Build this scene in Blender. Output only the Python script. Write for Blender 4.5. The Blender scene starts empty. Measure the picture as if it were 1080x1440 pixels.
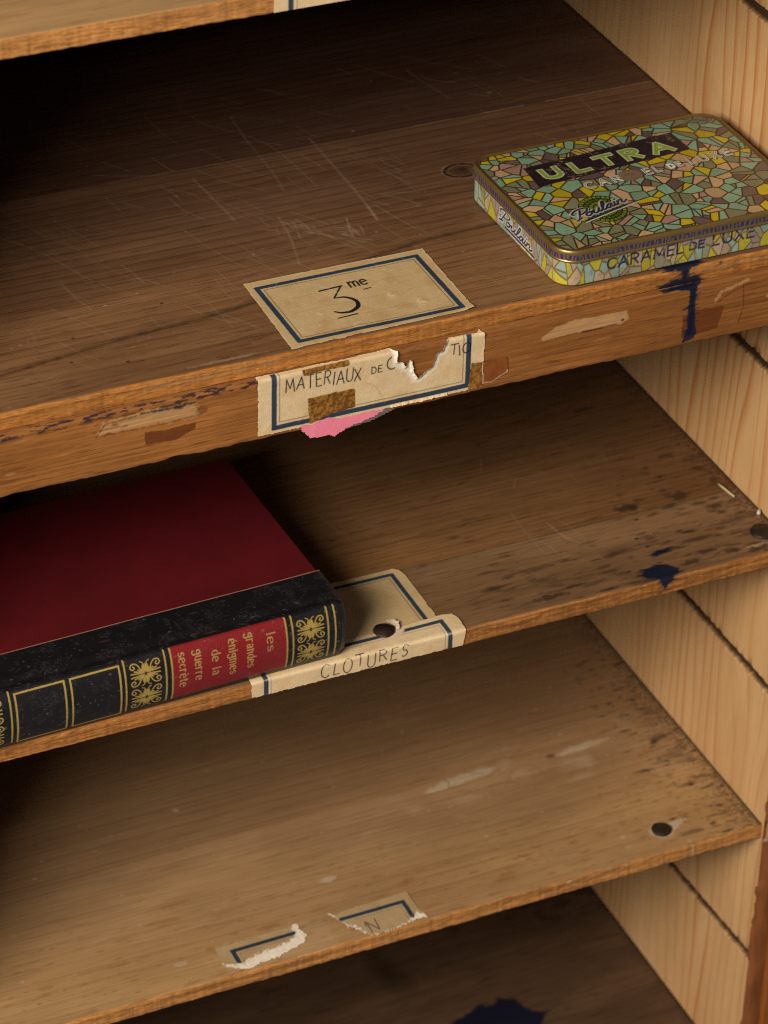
import bpy, math, random
import numpy as np

# ------------------------------------------------------------------ camera, world, light, exposure
S = bpy.context.scene
COL = S.collection
cam_d = bpy.data.cameras.new('camera')
cam_d.sensor_fit = 'VERTICAL'; cam_d.sensor_height = 36; cam_d.sensor_width = 27
cam_d.lens = 4.46008 / 1.440 * 36
cam_d.clip_start = 0.05; cam_d.clip_end = 100
cam = bpy.data.objects.new('camera', cam_d); COL.objects.link(cam)
cam.location = (-0.711369, -1.051067, 0.698445)
cam.rotation_euler = (0.971905, -0.022164, -0.423157)
cam_d.dof.use_dof = True; cam_d.dof.focus_distance = 1.375; cam_d.dof.aperture_fstop = 16
S.camera = cam

W = bpy.data.worlds.new('World'); S.world = W; W.use_nodes = True
W.node_tree.nodes['Background'].inputs[0].default_value = (0.90, 0.80, 0.76, 1)
W.node_tree.nodes['Background'].inputs[1].default_value = 0.15

def area(name, loc, target, sx, sy, power, color):
    l = bpy.data.lights.new(name, 'AREA'); l.shape = 'RECTANGLE'; l.size = sx; l.size_y = sy
    l.energy = power; l.color = color
    o = bpy.data.objects.new(name, l); COL.objects.link(o); o.location = loc
    from mathutils import Vector
    o.rotation_euler = (Vector(target) - Vector(loc)).to_track_quat('-Z', 'Y').to_euler()
    return o
area('window_light', (-2.20, -1.38, 1.38), (-0.10, 0.03, -0.15), 1.25, 0.9, 120, (1.0, 0.89, 0.74))

S.view_settings.view_transform = 'Standard'; S.view_settings.look = 'None'
S.view_settings.exposure = 0; S.view_settings.gamma = 1
S.cycles.max_bounces = 7; S.cycles.diffuse_bounces = 5; S.cycles.use_denoising = False; S.cycles.filter_width = 1.0
S.cycles.use_adaptive_sampling = False

rng = np.random.default_rng(7)
MM = 0.001

# ------------------------------------------------------------------ numpy noise and painting
def vnoise(x, y, seed=0):
    xi = np.floor(x).astype(np.int64); yi = np.floor(y).astype(np.int64)
    fx = x - xi; fy = y - yi
    fx = fx * fx * (3 - 2 * fx); fy = fy * fy * (3 - 2 * fy)
    def h(a, b):
        n = (a * 374761393 + b * 668265263 + seed * 974711) & 0xFFFFFFFF
        n = ((n ^ (n >> 13)) * 1274126177) & 0xFFFFFFFF
        return ((n ^ (n >> 16)) & 0xFFFF) / 65535.0
    return (h(xi, yi) * (1 - fx) + h(xi + 1, yi) * fx) * (1 - fy) + (h(xi, yi + 1) * (1 - fx) + h(xi + 1, yi + 1) * fx) * fy

def fbm(x, y, seed=0, o=4):
    s = 0; a = .5; t = 0
    x = np.asarray(x, float); y = np.asarray(y, float)
    for k in range(o):
        s = s + a * vnoise(x * 2 ** k + 13.7 * k, y * 2 ** k + 7.1 * k, seed + k); t += a; a *= .5
    return s / t

def smooth(e0, e1, x):
    t = np.clip((x - e0) / (e1 - e0), 0, 1); return t * t * (3 - 2 * t)

def catmull(p, n=8):
    p = [np.array(q, float) for q in p]
    if len(p) < 3: return p
    q = [2 * p[0] - p[1]] + p + [2 * p[-1] - p[-2]]
    out = []
    for i in range(1, len(q) - 2):
        for k in range(n):
            t = k / n
            out.append(.5 * ((2 * q[i]) + (-q[i - 1] + q[i + 1]) * t + (2 * q[i - 1] - 5 * q[i] + 4 * q[i + 1] - q[i + 2]) * t * t + (-q[i - 1] + 3 * q[i] - 3 * q[i + 1] + q[i + 2]) * t ** 3))
    out.append(p[-1]); return out

class Cv:
    """a painted sheet: u0..u1, v0..v1 in mm"""
    def __init__(s, u0, u1, v0, v1, res, base=(0, 0, 0, 0), us=None, vs=None):
        s.u = np.arange(u0, u1 + res * .5, res) if us is None else np.array(us, float)
        s.v = np.arange(v0, v1 + res * .5, res) if vs is None else np.array(vs, float)
        s.U, s.V = np.meshgrid(s.u, s.v)
        s.c = np.zeros(s.U.shape + (4,)); s.c[:] = base
        s.res = res; s.hole = np.zeros(s.U.shape, bool)
    def box(s, a0, a1, b0, b1):
        i0, i1 = np.searchsorted(s.u, [a0, a1]); j0, j1 = np.searchsorted(s.v, [b0, b1])
        return slice(max(j0 - 1, 0), j1 + 1), slice(max(i0 - 1, 0), i1 + 1)
    def blend(s, sl, al, col):
        col = np.array(col, float); ch = ~np.isnan(col)
        sub = s.c[sl]
        sub[..., ch] = sub[..., ch] * (1 - al[..., None]) + col[ch] * al[..., None]
    def dist(s, pts, sl, cap='round'):
        U = s.U[sl]; V = s.V[sl]; d = np.full(U.shape, 1e9)
        for a, b in zip(pts[:-1], pts[1:]):
            ax, ay = a; bx, by = b; dx, dy = bx - ax, by - ay; L = math.hypot(dx, dy) + 1e-9
            if L < 1e-5 and len(pts) > 2: continue
            if cap == 'round':
                t = np.clip(((U - ax) * dx + (V - ay) * dy) / L ** 2, 0, 1)
                e = np.hypot(U - ax - t * dx, V - ay - t * dy)
            else:
                al = ((U - ax) * dx + (V - ay) * dy) / L
                e = np.maximum(np.abs((U - ax) * dy - (V - ay) * dx) / L, np.maximum(-al, al - L) + cap * .12)
            d = np.minimum(d, e)
        return d
    def stroke(s, pts, w, col, alpha=1, rough=0, rs=1.2, cap='round', aa=None):
        p = np.array(pts, float); m = w + rough * 2 + 1
        sl = s.box(p[:, 0].min() - m, p[:, 0].max() + m, p[:, 1].min() - m, p[:, 1].max() + m)
        if s.U[sl].size == 0: return
        d = s.dist(pts, sl, cap if cap == 'round' else w)
        if rough: d = d + (fbm(s.U[sl] * rs, s.V[sl] * rs, 5) - .5) * 2 * rough
        aa = aa or s.res * 1.1
        s.blend(sl, alpha * np.clip((w / 2 - d) / aa + .5, 0, 1), col)
    def poly_sd(s, pts, sl):
        p = [np.array(q, float) for q in pts]; p.append(p[0])
        U = s.U[sl]; V = s.V[sl]
        d = s.dist(p, sl); ins = np.zeros(U.shape, bool)
        for a, b in zip(p[:-1], p[1:]):
            if a[1] == b[1]: continue
            c = ((a[1] > V) != (b[1] > V)) & (U < (b[0] - a[0]) * (V - a[1]) / (b[1] - a[1]) + a[0])
            ins ^= c
        return np.where(ins, -d, d)
    def poly(s, pts, col, alpha=1, rough=0, rs=1.2, soft=None, sx=1):
        p = np.array(pts, float); m = rough * 2 + 1 + (soft or 0)
        sl = s.box(p[:, 0].min() - m, p[:, 0].max() + m, p[:, 1].min() - m, p[:, 1].max() + m)
        if s.U[sl].size == 0: return
        d = s.poly_sd(pts, sl)
        if rough: d = d + (fbm(s.U[sl] * rs * sx, s.V[sl] * rs, 9) - .5) * 2 * rough
        s.blend(sl, alpha * np.clip(-d / (soft or s.res * 1.1) + .5, 0, 1), col)
    def rect(s, a0, a1, b0, b1, w, col, alpha=1, rough=0):
        s.stroke([(a0, b0), (a1, b0), (a1, b1), (a0, b1), (a0, b0)], w, col, alpha, rough, cap='sq')
    def blob(s, cu, cv, ru, rv, col, alpha=1, soft=.5, ang=0, seed=0, rough=.3):
        m = max(ru, rv) * 1.6
        sl = s.box(cu - m, cu + m, cv - m, cv + m)
        U = s.U[sl] - cu; V = s.V[sl] - cv
        if U.size == 0: return
        c, q = math.cos(ang), math.sin(ang)
        r = np.hypot((U * c + V * q) / ru, (-U * q + V * c) / rv)
        r = r + (fbm(s.U[sl] * 1.1 / max(.4, min(ru, rv)), s.V[sl] * 1.1 / max(.4, min(ru, rv)), seed, 3) - .5) * 2 * rough
        s.blend(sl, alpha * np.clip((1 - r) / soft, 0, 1), col)
    def flecks(s, n, u0, u1, v0, v1, lu, lv, col, alpha=.6, dens=None, soft=.7):
        for i in range(n):
            u = rng.uniform(u0, u1); v = rng.uniform(v0, v1)
            if dens is not None and rng.random() > dens(u, v): continue
            k = rng.lognormal(0, .5)
            s.blob(u, v, lu * k, max(lv * k * rng.uniform(.6, 1.3), s.res * .7), col, alpha * rng.uniform(.35, 1), soft, rng.normal(0, .06), i, .35)

def arc(cx, cy, rx, ry, a0, a1, n=10):
    return [(cx + rx * math.cos(math.radians(a0 + (a1 - a0) * i / n)), cy + ry * math.sin(math.radians(a0 + (a1 - a0) * i / n))) for i in range(n + 1)]

G = {
 'M': (.82, [[(0, 0), (.1, 1), (.41, .25), (.72, 1), (.82, 0)]]),
 'A': (.72, [[(0, 0), (.36, 1), (.72, 0)], [(.14, .36), (.58, .36)]]),
 'T': (.66, [[(0, 1), (.66, 1)], [(.33, 1), (.33, 0)]]),
 'E': (.5, [[(.5, 1), (0, 1), (0, 0), (.5, 0)], [(0, .52), (.42, .52)]]),
 'R': (.56, [[(0, 0), (0, 1)] + arc(.28, .76, .26, .24, 90, -90) + [(0, .52)], [(.24, .52), (.56, 0)]]),
 'I': (.1, [[(.05, 0), (.05, 1)]]),
 'U': (.6, [[(0, 1), (0, .3)] + arc(.3, .3, .3, .3, 180, 360) + [(.6, 1)]]),
 'X': (.6, [[(0, 1), (.6, 0)], [(0, 0), (.6, 1)]]),
 'D': (.6, [[(0, 0), (0, 1)] + arc(.15, .5, .45, .5, 90, -90) + [(0, 0)]]),
 'C': (.62, [arc(.38, .5, .38, .5, 50, 310, 14)]),
 'L': (.46, [[(0, 1), (0, 0), (.46, 0)]]),
 'O': (.7, [arc(.35, .5, .35, .5, 90, 450, 18)]),
 'S': (.46, [[(.46, .85)] + arc(.24, .75, .2, .25, 50, 230, 8) + arc(.24, .25, .22, .26, 70, -140, 8)]),
 'N': (.6, [[(0, 0), (0, 1), (.6, 0), (.6, 1)]]),
 'l': (.12, [[(.06, 1.45), (.06, 0)]]),
 'i': (.12, [[(.06, 1), (.06, 0)], [(.06, 1.28), (.06, 1.33)]]),
 'e': (.42, [[(.02, .5), (.4, .62)] + arc(.21, .68, .19, .3, 0, 180, 6) + [(.02, .3)] + arc(.22, .26, .2, .26, 180, 320, 6)]),
 's': (.36, [[(.34, .85), (.18, 1), (.03, .8), (.08, .6), (.32, .4), (.33, .15), (.17, 0), (0, .15)]]),
 'g': (.42, [arc(.2, .68, .18, .3, 0, 360, 10), [(.38, 1), (.38, -.1)] + arc(.2, -.15, .18, .26, 0, -170, 6)]),
 'r': (.34, [[(.06, 1), (.06, 0)], [(.06, .75), (.2, 1), (.34, .92)]]),
 'a': (.42, [[(.04, .85), (.2, 1), (.36, .85), (.36, 0)], [(.36, .58), (.1, .48), (.03, .22), (.16, 0), (.36, .2)]]),
 'n': (.42, [[(.05, 1), (.05, 0)], [(.05, .78), (.22, 1), (.37, .8), (.37, 0)]]),
 'd': (.42, [[(.37, 1.45), (.37, 0)], [(.37, .85), (.2, 1), (.04, .75), (.04, .25), (.2, 0), (.37, .18)]]),
 'm': (.68, [[(.05, 1), (.05, 0)], [(.05, .78), (.2, 1), (.34, .8), (.34, 0)], [(.34, .78), (.5, 1), (.63, .8), (.63, 0)]]),
 'u': (.42, [[(.05, 1), (.05, .2), (.2, 0), (.37, .22)], [(.37, 1), (.37, 0)]]),
 'c': (.36, [[(.34, .8), (.2, 1), (.04, .75), (.04, .25), (.2, 0), (.35, .2)]]),
 't': (.28, [[(.12, 1.3), (.12, .15), (.26, 0)], [(0, 1), (.27, 1)]]),
 ' ': (.3, []),
}
G['\u00e9'] = (.42, G['e'][1] + [[(.2, 1.2), (.34, 1.45)]])
G['\u00e8'] = (.42, G['e'][1] + [[(.08, 1.45), (.24, 1.2)]])

def text(t, h, track=.2, jit=0, wx=1):
    """strokes in mm from the origin, baseline along +u"""
    out = []; x = 0
    for ch in t:
        w, st = G[ch]
        jy = rng.normal(0, jit) * h; js = 1 + rng.normal(0, jit); sl = rng.normal(0, jit) * .8
        for s_ in st:
            out.append([((x + (px + sl * py) * wx) * h, py * h * js + jy) for px, py in s_])
        x += w * wx + track * (1 + rng.normal(0, jit * 2))
    return out, (x - track) * h

def place(strokes, o, eu, ev):
    return [[(o[0] + a * eu[0] + b * ev[0], o[1] + a * eu[1] + b * ev[1]) for a, b in s_] for s_ in strokes]

def mosaic(U, V, n, cols, wts, grout, gw, seed, sy=1.0, bounds=None):
    """irregular stone mosaic; returns colours"""
    r = np.random.default_rng(seed)
    u0, u1, v0, v1 = bounds or (U.min(), U.max(), V.min(), V.max())
    v0 *= sy; v1 *= sy; Vs = V * sy
    cell = math.sqrt((u1 - u0 + 8) * (v1 - v0 + 8) / n)
    pts = []
    for a in np.arange(u0 - cell, u1 + cell, cell):
        for b in np.arange(v0 - cell, v1 + cell, cell):
            pts.append((a + r.uniform(0, 1.1) * cell, b + r.uniform(0, 1.1) * cell))
    P = np.array(pts); sh = U.shape; X = np.stack([U.ravel(), Vs.ravel()], 1)
    out = np.zeros((len(X), 3)); cc = np.array(cols)[r.choice(len(cols), len(P), p=np.array(wts) / sum(wts))]
    cc = cc * r.uniform(.82, 1.12, (len(P), 1)); cc2 = np.array(cols)[r.choice(len(cols), len(P), p=np.array(wts) / sum(wts))]
    an = r.uniform(0, math.pi, len(P)); nn = np.stack([np.cos(an), np.sin(an)], 1); sp = r.random(len(P)) < .55; of = r.normal(0, cell * .06, len(P))
    for i in range(0, len(X), 20000):
        x = X[i:i + 20000]
        d2 = ((x[:, None, :] - P[None]) ** 2).sum(2)
        k = np.argsort(d2, 1)[:, :7]
        a = P[k[:, 0]]; e = np.full(len(x), 1e9)
        for j in range(1, 7):
            b = P[k[:, j]]; ab = b - a; L = np.hypot(ab[:, 0], ab[:, 1]) + 1e-9
            e = np.minimum(e, (((a + b) / 2 - x) * ab).sum(1) / L)
        k0 = k[:, 0]; h = ((x - P[k0]) * nn[k0]).sum(1) - of[k0]; e = np.where(sp[k0], np.minimum(e, np.abs(h)), e)
        ca = np.where((sp[k0] & (h > 0))[:, None], cc2[k0], cc[k0])
        al = np.clip((e - gw / 2) / .25 + .5, 0, 1)[:, None]
        out[i:i + 20000] = ca * al + np.array(grout) * (1 - al)
    return out.reshape(sh + (3,))

# ------------------------------------------------------------------ mesh helpers
def link(name, me, mat=None, parent=None):
    o = bpy.data.objects.new(name, me); COL.objects.link(o)
    if parent is not None: o.parent = parent
    if mat is not None:
        for m in (mat if isinstance(mat, (list, tuple)) else [mat]): me.materials.append(m)
    return o

def raw(name, V, F, smooth_=True, cols=None, crd=None):
    """V (n,3) metres, F list of (m,4) arrays"""
    me = bpy.data.meshes.new(name)
    V = np.ascontiguousarray(V, np.float32); F = np.ascontiguousarray(F, np.int32)
    me.vertices.add(len(V)); me.vertices.foreach_set('co', V.ravel())
    me.loops.add(F.size); me.loops.foreach_set('vertex_index', F.ravel())
    me.polygons.add(len(F)); me.polygons.foreach_set('loop_start', np.arange(0, F.size, 4, dtype=np.int32))
    try: me.polygons.foreach_set('loop_total', np.full(len(F), 4, np.int32))
    except Exception: pass
    me.update(calc_edges=True); me.validate()
    me.polygons.foreach_set('use_smooth', np.full(len(me.polygons), smooth_))
    if cols is not None:
        a = me.color_attributes.new('Col', 'FLOAT_COLOR', 'POINT')
        a.data.foreach_set('color', np.ascontiguousarray(cols, np.float32).ravel())
    if crd is not None:
        a = me.attributes.new('Crd', 'FLOAT_VECTOR', 'POINT')
        a.data.foreach_set('vector', np.ascontiguousarray(crd, np.float32).ravel() * np.float32(MM))
    return me

def grid_faces(nv, nu, base=0, wrap=False, hole=None):
    j, i = np.meshgrid(np.arange(nv - 1), np.arange(nu if wrap else nu - 1), indexing='ij')
    i2 = (i + 1) % nu
    f = np.stack([j * nu + i, j * nu + i2, (j + 1) * nu + i2, (j + 1) * nu + i], -1) + base
    if hole is not None:
        k = ~(hole[:-1, :-1] | hole[1:, :-1] | hole[:-1, 1:] | hole[1:, 1:])
        return f[k]
    return f.reshape(-1, 4)

def sheet(name, cv, fn, mat, parent=None, flip=False, crd=None):
    X, Y, Z = fn(cv.U, cv.V)
    V = np.stack([X, Y, Z], -1).reshape(-1, 3) * MM
    F = grid_faces(*cv.U.shape, hole=cv.hole)
    if flip: F = F[:, ::-1]
    used = np.unique(F); m = np.zeros(len(V), np.int64); m[used] = np.arange(len(used))
    return link(name, raw(name, V[used], m[F], True, cv.c.reshape(-1, 4)[used], None if crd is None else crd.reshape(-1, 3)[used]), mat, parent)

def tag(o, label=None, cat=None, group=None, kind=None):
    if label: o['label'] = label
    if cat: o['category'] = cat
    if group: o['group'] = group
    if kind: o['kind'] = kind
    return o

def rebase(o, base):
    """move the origin of a top-level mesh to its base"""
    b = np.array(base) * MM
    n = len(o.data.vertices); a = np.zeros(n * 3, np.float32); o.data.vertices.foreach_get('co', a)
    a = (a.reshape(-1, 3) - b).astype(np.float32); o.data.vertices.foreach_set('co', a.ravel()); o.data.update()
    o.location = b; return o

def empty(name, base):
    o = bpy.data.objects.new(name, None); COL.objects.link(o); o.location = np.array(base) * MM
    o.empty_display_size = .02; return o

# ------------------------------------------------------------------ materials
class NT:
    def __init__(s, name):
        s.m = bpy.data.materials.new(name); s.m.use_nodes = True; s.t = s.m.node_tree
        s.b = s.t.nodes['Principled BSDF']
    def n(s, typ, **k):
        x = s.t.nodes.new(typ)
        for a, b in k.items(): setattr(x, a, b)
        return x
    def set(s, sock, v):
        if isinstance(v, bpy.types.NodeSocket): s.t.links.new(v, sock)
        else: sock.default_value = v
    def math(s, op, a, b=0.0, c=None, clamp=False):
        x = s.n('ShaderNodeMath', operation=op); x.use_clamp = clamp
        s.set(x.inputs[0], a); s.set(x.inputs[1], b)
        if c is not None: s.set(x.inputs[2], c)
        return x.outputs[0]
    def mix(s, f, a, b, mode='MIX'):
        x = s.n('ShaderNodeMix', data_type='RGBA', blend_type=mode)
        s.set(x.inputs[0], f)
        for k, v in ((6, a), (7, b)):
            s.set(x.inputs[k], v if isinstance(v, bpy.types.NodeSocket) else (*v, 1))
        return x.outputs[2]
    def noise(s, vec, scale, detail=3, rough=.55, dist=0):
        x = s.n('ShaderNodeTexNoise'); s.set(x.inputs['Vector'], vec); x.inputs['Scale'].default_value = scale
        x.inputs['Detail'].default_value = detail; x.inputs['Roughness'].default_value = rough; x.inputs['Distortion'].default_value = dist
        return x.outputs['Fac']
    def ramp(s, f, stops):
        x = s.n('ShaderNodeValToRGB'); e = x.color_ramp.elements
        while len(e) < len(stops): e.new(.5)
        for q, (p, c) in zip(e, stops):
            q.position = p; q.color = (c, c, c, 1) if not isinstance(c, tuple) else (*c, 1)
        s.set(x.inputs[0], f); return x.outputs[0]
    def scaled(s, vec, sc):
        x = s.n('ShaderNodeVectorMath', operation='MULTIPLY'); s.set(x.inputs[0], vec); x.inputs[1].default_value = sc; return x.outputs[0]
    def bump(s, h, strength, dist=.001, prev=None):
        x = s.n('ShaderNodeBump'); x.inputs['Strength'].default_value = strength; x.inputs['Distance'].default_value = dist
        s.set(x.inputs['Height'], h)
        if prev is not None: s.set(x.inputs['Normal'], prev)
        return x.outputs[0]

def wood(name, axis, light, dark, ring, edge=None, ink=(.0025, .010, .028), stain=(.02, .013, .008), pale=(.5, .36, .22),
         freq=55, warp=1.6, ring_s=.5, rough=.62, fiber=.25, off=0.0, seams=(), blot=.35, ring_pow=1.0, masked=True, warpscale=1.0, plank_tint=None, pore=.6, spec=.2, aged=None, broad=.6):
    t = NT(name)
    P = t.n('ShaderNodeAttribute', attribute_name='Crd').outputs['Vector'] if masked else t.n('ShaderNodeNewGeometry').outputs['Position']
    sx = t.n('ShaderNodeSeparateXYZ'); t.set(sx.inputs[0], P)
    x, y, z = sx.outputs
    if axis == 'X': long_, ac, th = x, y, z
    else: long_, ac, th = z, y, x
    # offset per plank
    offv = off
    if seams:
        for k, (pos, o2) in enumerate(seams):
            g = t.math('GREATER_THAN', ac, pos)
            offv = t.math('MULTIPLY_ADD', g, o2, offv)
    cmb = t.n('ShaderNodeCombineXYZ'); t.set(cmb.inputs[0], long_); t.set(cmb.inputs[1], ac); t.set(cmb.inputs[2], t.math('ADD', t.math('MULTIPLY', th, 1.0), offv))
    vec = cmb.outputs[0]
    low = t.noise(t.scaled(vec, (2.2, 9 * warpscale, 9)), 1.0, 2, .5)
    low2 = t.noise(t.scaled(vec, (9, 60, 30)), 1.0, 3, .55)
    v = t.math('MULTIPLY_ADD', ac, freq, t.math('MULTIPLY', low, warp * 4))
    v = t.math('MULTIPLY_ADD', low2, .4, v)
    v = t.math('MULTIPLY_ADD', th, freq * .5, v)
    fr = t.math('FRACT', v)
    rg = t.ramp(fr, [(0, .25), (.05, 0.0), (.60, .08), (.84, .6), (.93, 1.0), (1.0, .3)])
    ringmod = t.ramp(t.noise(t.scaled(vec, (2.5, 22, 22)), 1.0, 2), [(.38, .12), (.6, 1.0)])
    fib = t.noise(t.scaled(vec, (20, 1250, 900)), 1.0, 4, .65)
    fib2 = t.noise(t.scaled(vec, (5.5, 400, 300)), 1.0, 4, .68)
    big = t.noise(t.scaled(vec, (7, 30, 20)), 1.0, 4, .6)
    c = t.mix(t.ramp(big, [(.3, 0.0), (.72, 1.0)]), light, dark)
    c = t.mix(t.math('MULTIPLY', t.math('MULTIPLY', rg, ringmod), ring_s), c, ring)
    c = t.mix(t.math('MULTIPLY', t.ramp(fib, [(.35, 1.0), (.6, 0.0)]), fiber), c, tuple(q * .45 for q in dark))
    c = t.mix(t.math('MULTIPLY', t.ramp(t.noise(t.scaled(vec, (60, 1150, 600)), 1.0, 1, .5), [(.60, 0.0), (.70, 1.0)]), pore), c, tuple(q * .35 for q in dark))
    c = t.mix(t.math('MULTIPLY', t.ramp(fib2, [(.40, 1.0), (.50, 0.0)]), fiber * .9), c, tuple(q * .62 for q in dark))
    br = t.noise(t.scaled(vec, (5, 13, 13)), 1.0, 4, .6)
    c = t.mix(t.ramp(br, [(.38, .0), (.66, broad)]), c, t.mix(1.0, c, (.55, .50, .50), 'MULTIPLY'))
    c = t.mix(t.ramp(br, [(.30, broad * .6), (.46, 0.0)]), c, t.mix(1.0, c, (1.25, 1.15, 1.0), 'MULTIPLY'))
    bl = t.noise(t.scaled(vec, (14, 26, 26)), 1.0, 5, .62)
    c = t.mix(t.math('MULTIPLY', t.ramp(bl, [(.42, 0.0), (.75, 1.0)]), blot), c, tuple(q * .5 for q in dark))
    if plank_tint:
        for (pos, o2), col in zip(seams, plank_tint):
            g = t.math('GREATER_THAN', ac, pos)
            c = t.mix(g, c, t.mix(1.0, c, col, 'MULTIPLY'))
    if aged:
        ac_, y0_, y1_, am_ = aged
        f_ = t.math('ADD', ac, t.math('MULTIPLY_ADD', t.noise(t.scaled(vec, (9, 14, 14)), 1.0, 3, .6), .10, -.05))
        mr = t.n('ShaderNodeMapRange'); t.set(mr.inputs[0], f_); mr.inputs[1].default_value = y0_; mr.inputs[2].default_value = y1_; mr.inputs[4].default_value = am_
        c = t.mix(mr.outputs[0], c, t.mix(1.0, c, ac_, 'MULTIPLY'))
    hgt = t.math('MULTIPLY_ADD', rg, -.35, t.math('MULTIPLY_ADD', fib, .5, fib2))
    if masked:
        at = t.n('ShaderNodeAttribute', attribute_name='Col')
        sc = t.n('ShaderNodeSeparateColor'); t.set(sc.inputs[0], at.outputs['Color'])
        if edge is not None:
            e2 = t.mix(t.ramp(fib2, [(.3, 1.0), (.6, 0.0)]), edge, tuple(q * .55 for q in edge))
            e2 = t.mix(t.math('MULTIPLY', rg, .35), e2, tuple(q * .5 for q in edge))
            e2 = t.mix(t.ramp(t.noise(t.scaled(vec, (30, 260, 260)), 1.0, 4, .6), [(.5, 0.0), (.72, .7)]), e2, (edge[0] * .3, edge[1] * .28, edge[2] * .3))
            e2 = t.mix(t.ramp(t.noise(t.scaled(vec, (160, 1300, 1300)), 1.0, 3, .7), [(.50, 0.0), (.62, .65)]), e2, (edge[0] * .35, edge[1] * .3, edge[2] * .25))
            e2 = t.mix(t.ramp(t.noise(t.scaled(vec, (420, 900, 900)), 1.0, 2, .7), [(.60, 0.0), (.70, .3)]), e2, tuple(min(.8, q * 1.7 + .03) for q in edge))
            c = t.mix(at.outputs['Alpha'], c, e2)
        c = t.mix(sc.outputs[2], c, t.mix(t.ramp(fib, [(.35, 1.0), (.6, 0.0)]), pale, tuple(q * .7 for q in pale)))
        c = t.mix(sc.outputs[1], c, stain)
        c = t.mix(sc.outputs[0], c, ink)
        hgt = t.math('MULTIPLY_ADD', sc.outputs[1], -.5, hgt)
        rr = t.math('MULTIPLY_ADD', sc.outputs[0], -.25, t.math('MULTIPLY_ADD', fib2, .2, rough - .1))
    else:
        rr = t.math('MULTIPLY_ADD', fib2, .2, rough - .1)
    t.set(t.b.inputs['Base Color'], c); t.set(t.b.inputs['Roughness'], rr)
    t.b.inputs['Specular IOR Level'].default_value = spec
    t.set(t.b.inputs['Normal'], t.bump(hgt, .5, .0005))
    return t.m

def painted(name, rough=.6, spec=.3, bumpscale=900, bump=.2, var=.12, fibre=False, coat=0, dust=0.0, wear=None):
    t = NT(name)
    at = t.n('ShaderNodeAttribute', attribute_name='Col')
    P = t.n('ShaderNodeNewGeometry').outputs['Position']
    n1 = t.noise(P, bumpscale, 3); n2 = t.noise(P, 70, 5, .65)
    c = t.mix(t.math('MULTIPLY', t.ramp(n2, [(.35, 0.0), (.7, 1.0)]), var * 2), at.outputs['Color'], t.mix(1.0, at.outputs['Color'], (.62, .52, .38), 'MULTIPLY'))
    c = t.mix(t.math('MULTIPLY', t.ramp(n1, [(.35, 1.0), (.6, 0.0)]), var), c, t.mix(1.0, c, (.5, .45, .4), 'MULTIPLY'))
    if dust:
        sp = t.ramp(t.noise(P, 620, 2, .5), [(.66, 0.0), (.74, 1.0)])
        sp2 = t.ramp(t.noise(P, 60, 3, .6), [(.45, 0.0), (.7, 1.0)])
        c = t.mix(t.math('MULTIPLY', t.math('MULTIPLY', sp, sp2), dust), c, (.35, .33, .3))
    if wear:
        wn = t.ramp(t.noise(P, 260, 5, .7), [(.62, 0.0), (.68, 1.0)])
        c = t.mix(t.math('MULTIPLY', wn, .8), c, wear)
    t.set(t.b.inputs['Base Color'], c)
    t.set(t.b.inputs['Metallic'], at.outputs['Alpha'])
    t.set(t.b.inputs['Roughness'], t.math('MULTIPLY_ADD', n2, .25, rough - .12))
    t.b.inputs['Specular IOR Level'].default_value = spec
    t.b.inputs['Coat Weight'].default_value = coat; t.b.inputs['Coat Roughness'].default_value = .3
    t.set(t.b.inputs['Normal'], t.bump(t.math('MULTIPLY_ADD', n2, .6, n1), bump, .0004))
    return t.m

def plain(name, col, rough=.6, metal=0, bumpscale=600, bump=.3, var=.5, scl=(1, 1, 1), col2=None, vs=160):
    t = NT(name); P = t.scaled(t.n('ShaderNodeNewGeometry').outputs['Position'], scl)
    n = t.noise(P, vs, 5, .65); m = t.noise(P, bumpscale, 3)
    t.set(t.b.inputs['Base Color'], t.mix(t.math('MULTIPLY', t.ramp(n, [(.35, 0.0), (.68, 1.0)]), var), col, col2 or tuple(q * .4 for q in col)))
    t.b.inputs['Roughness'].default_value = rough; t.b.inputs['Metallic'].default_value = metal
    t.b.inputs['Specular IOR Level'].default_value = .35
    t.set(t.b.inputs['Normal'], t.bump(m, bump, .0005)); return t.m

ORANGE = (.47, .195, .048)
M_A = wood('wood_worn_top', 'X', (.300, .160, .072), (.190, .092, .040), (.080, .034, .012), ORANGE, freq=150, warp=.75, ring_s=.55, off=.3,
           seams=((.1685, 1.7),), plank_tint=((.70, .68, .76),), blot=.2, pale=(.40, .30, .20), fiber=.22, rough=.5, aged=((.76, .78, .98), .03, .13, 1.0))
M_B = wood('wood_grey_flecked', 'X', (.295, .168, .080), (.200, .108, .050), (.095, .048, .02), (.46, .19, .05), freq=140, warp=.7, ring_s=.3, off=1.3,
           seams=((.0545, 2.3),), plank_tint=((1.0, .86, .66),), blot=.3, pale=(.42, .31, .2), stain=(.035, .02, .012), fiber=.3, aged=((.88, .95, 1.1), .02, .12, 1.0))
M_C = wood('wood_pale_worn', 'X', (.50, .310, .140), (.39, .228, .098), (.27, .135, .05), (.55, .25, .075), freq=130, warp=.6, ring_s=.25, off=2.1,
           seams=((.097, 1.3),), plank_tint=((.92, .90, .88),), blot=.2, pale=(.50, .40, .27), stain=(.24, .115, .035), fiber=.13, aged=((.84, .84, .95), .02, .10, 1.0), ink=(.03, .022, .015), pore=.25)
M_D = wood('wood_dark_bottom', 'X', (.15, .085, .045), (.095, .052, .028), (.05, .03, .02), ORANGE, freq=30, ring_s=.3, off=4.1, blot=.5, ink=(.006, .008, .02), fiber=.25)
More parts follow.
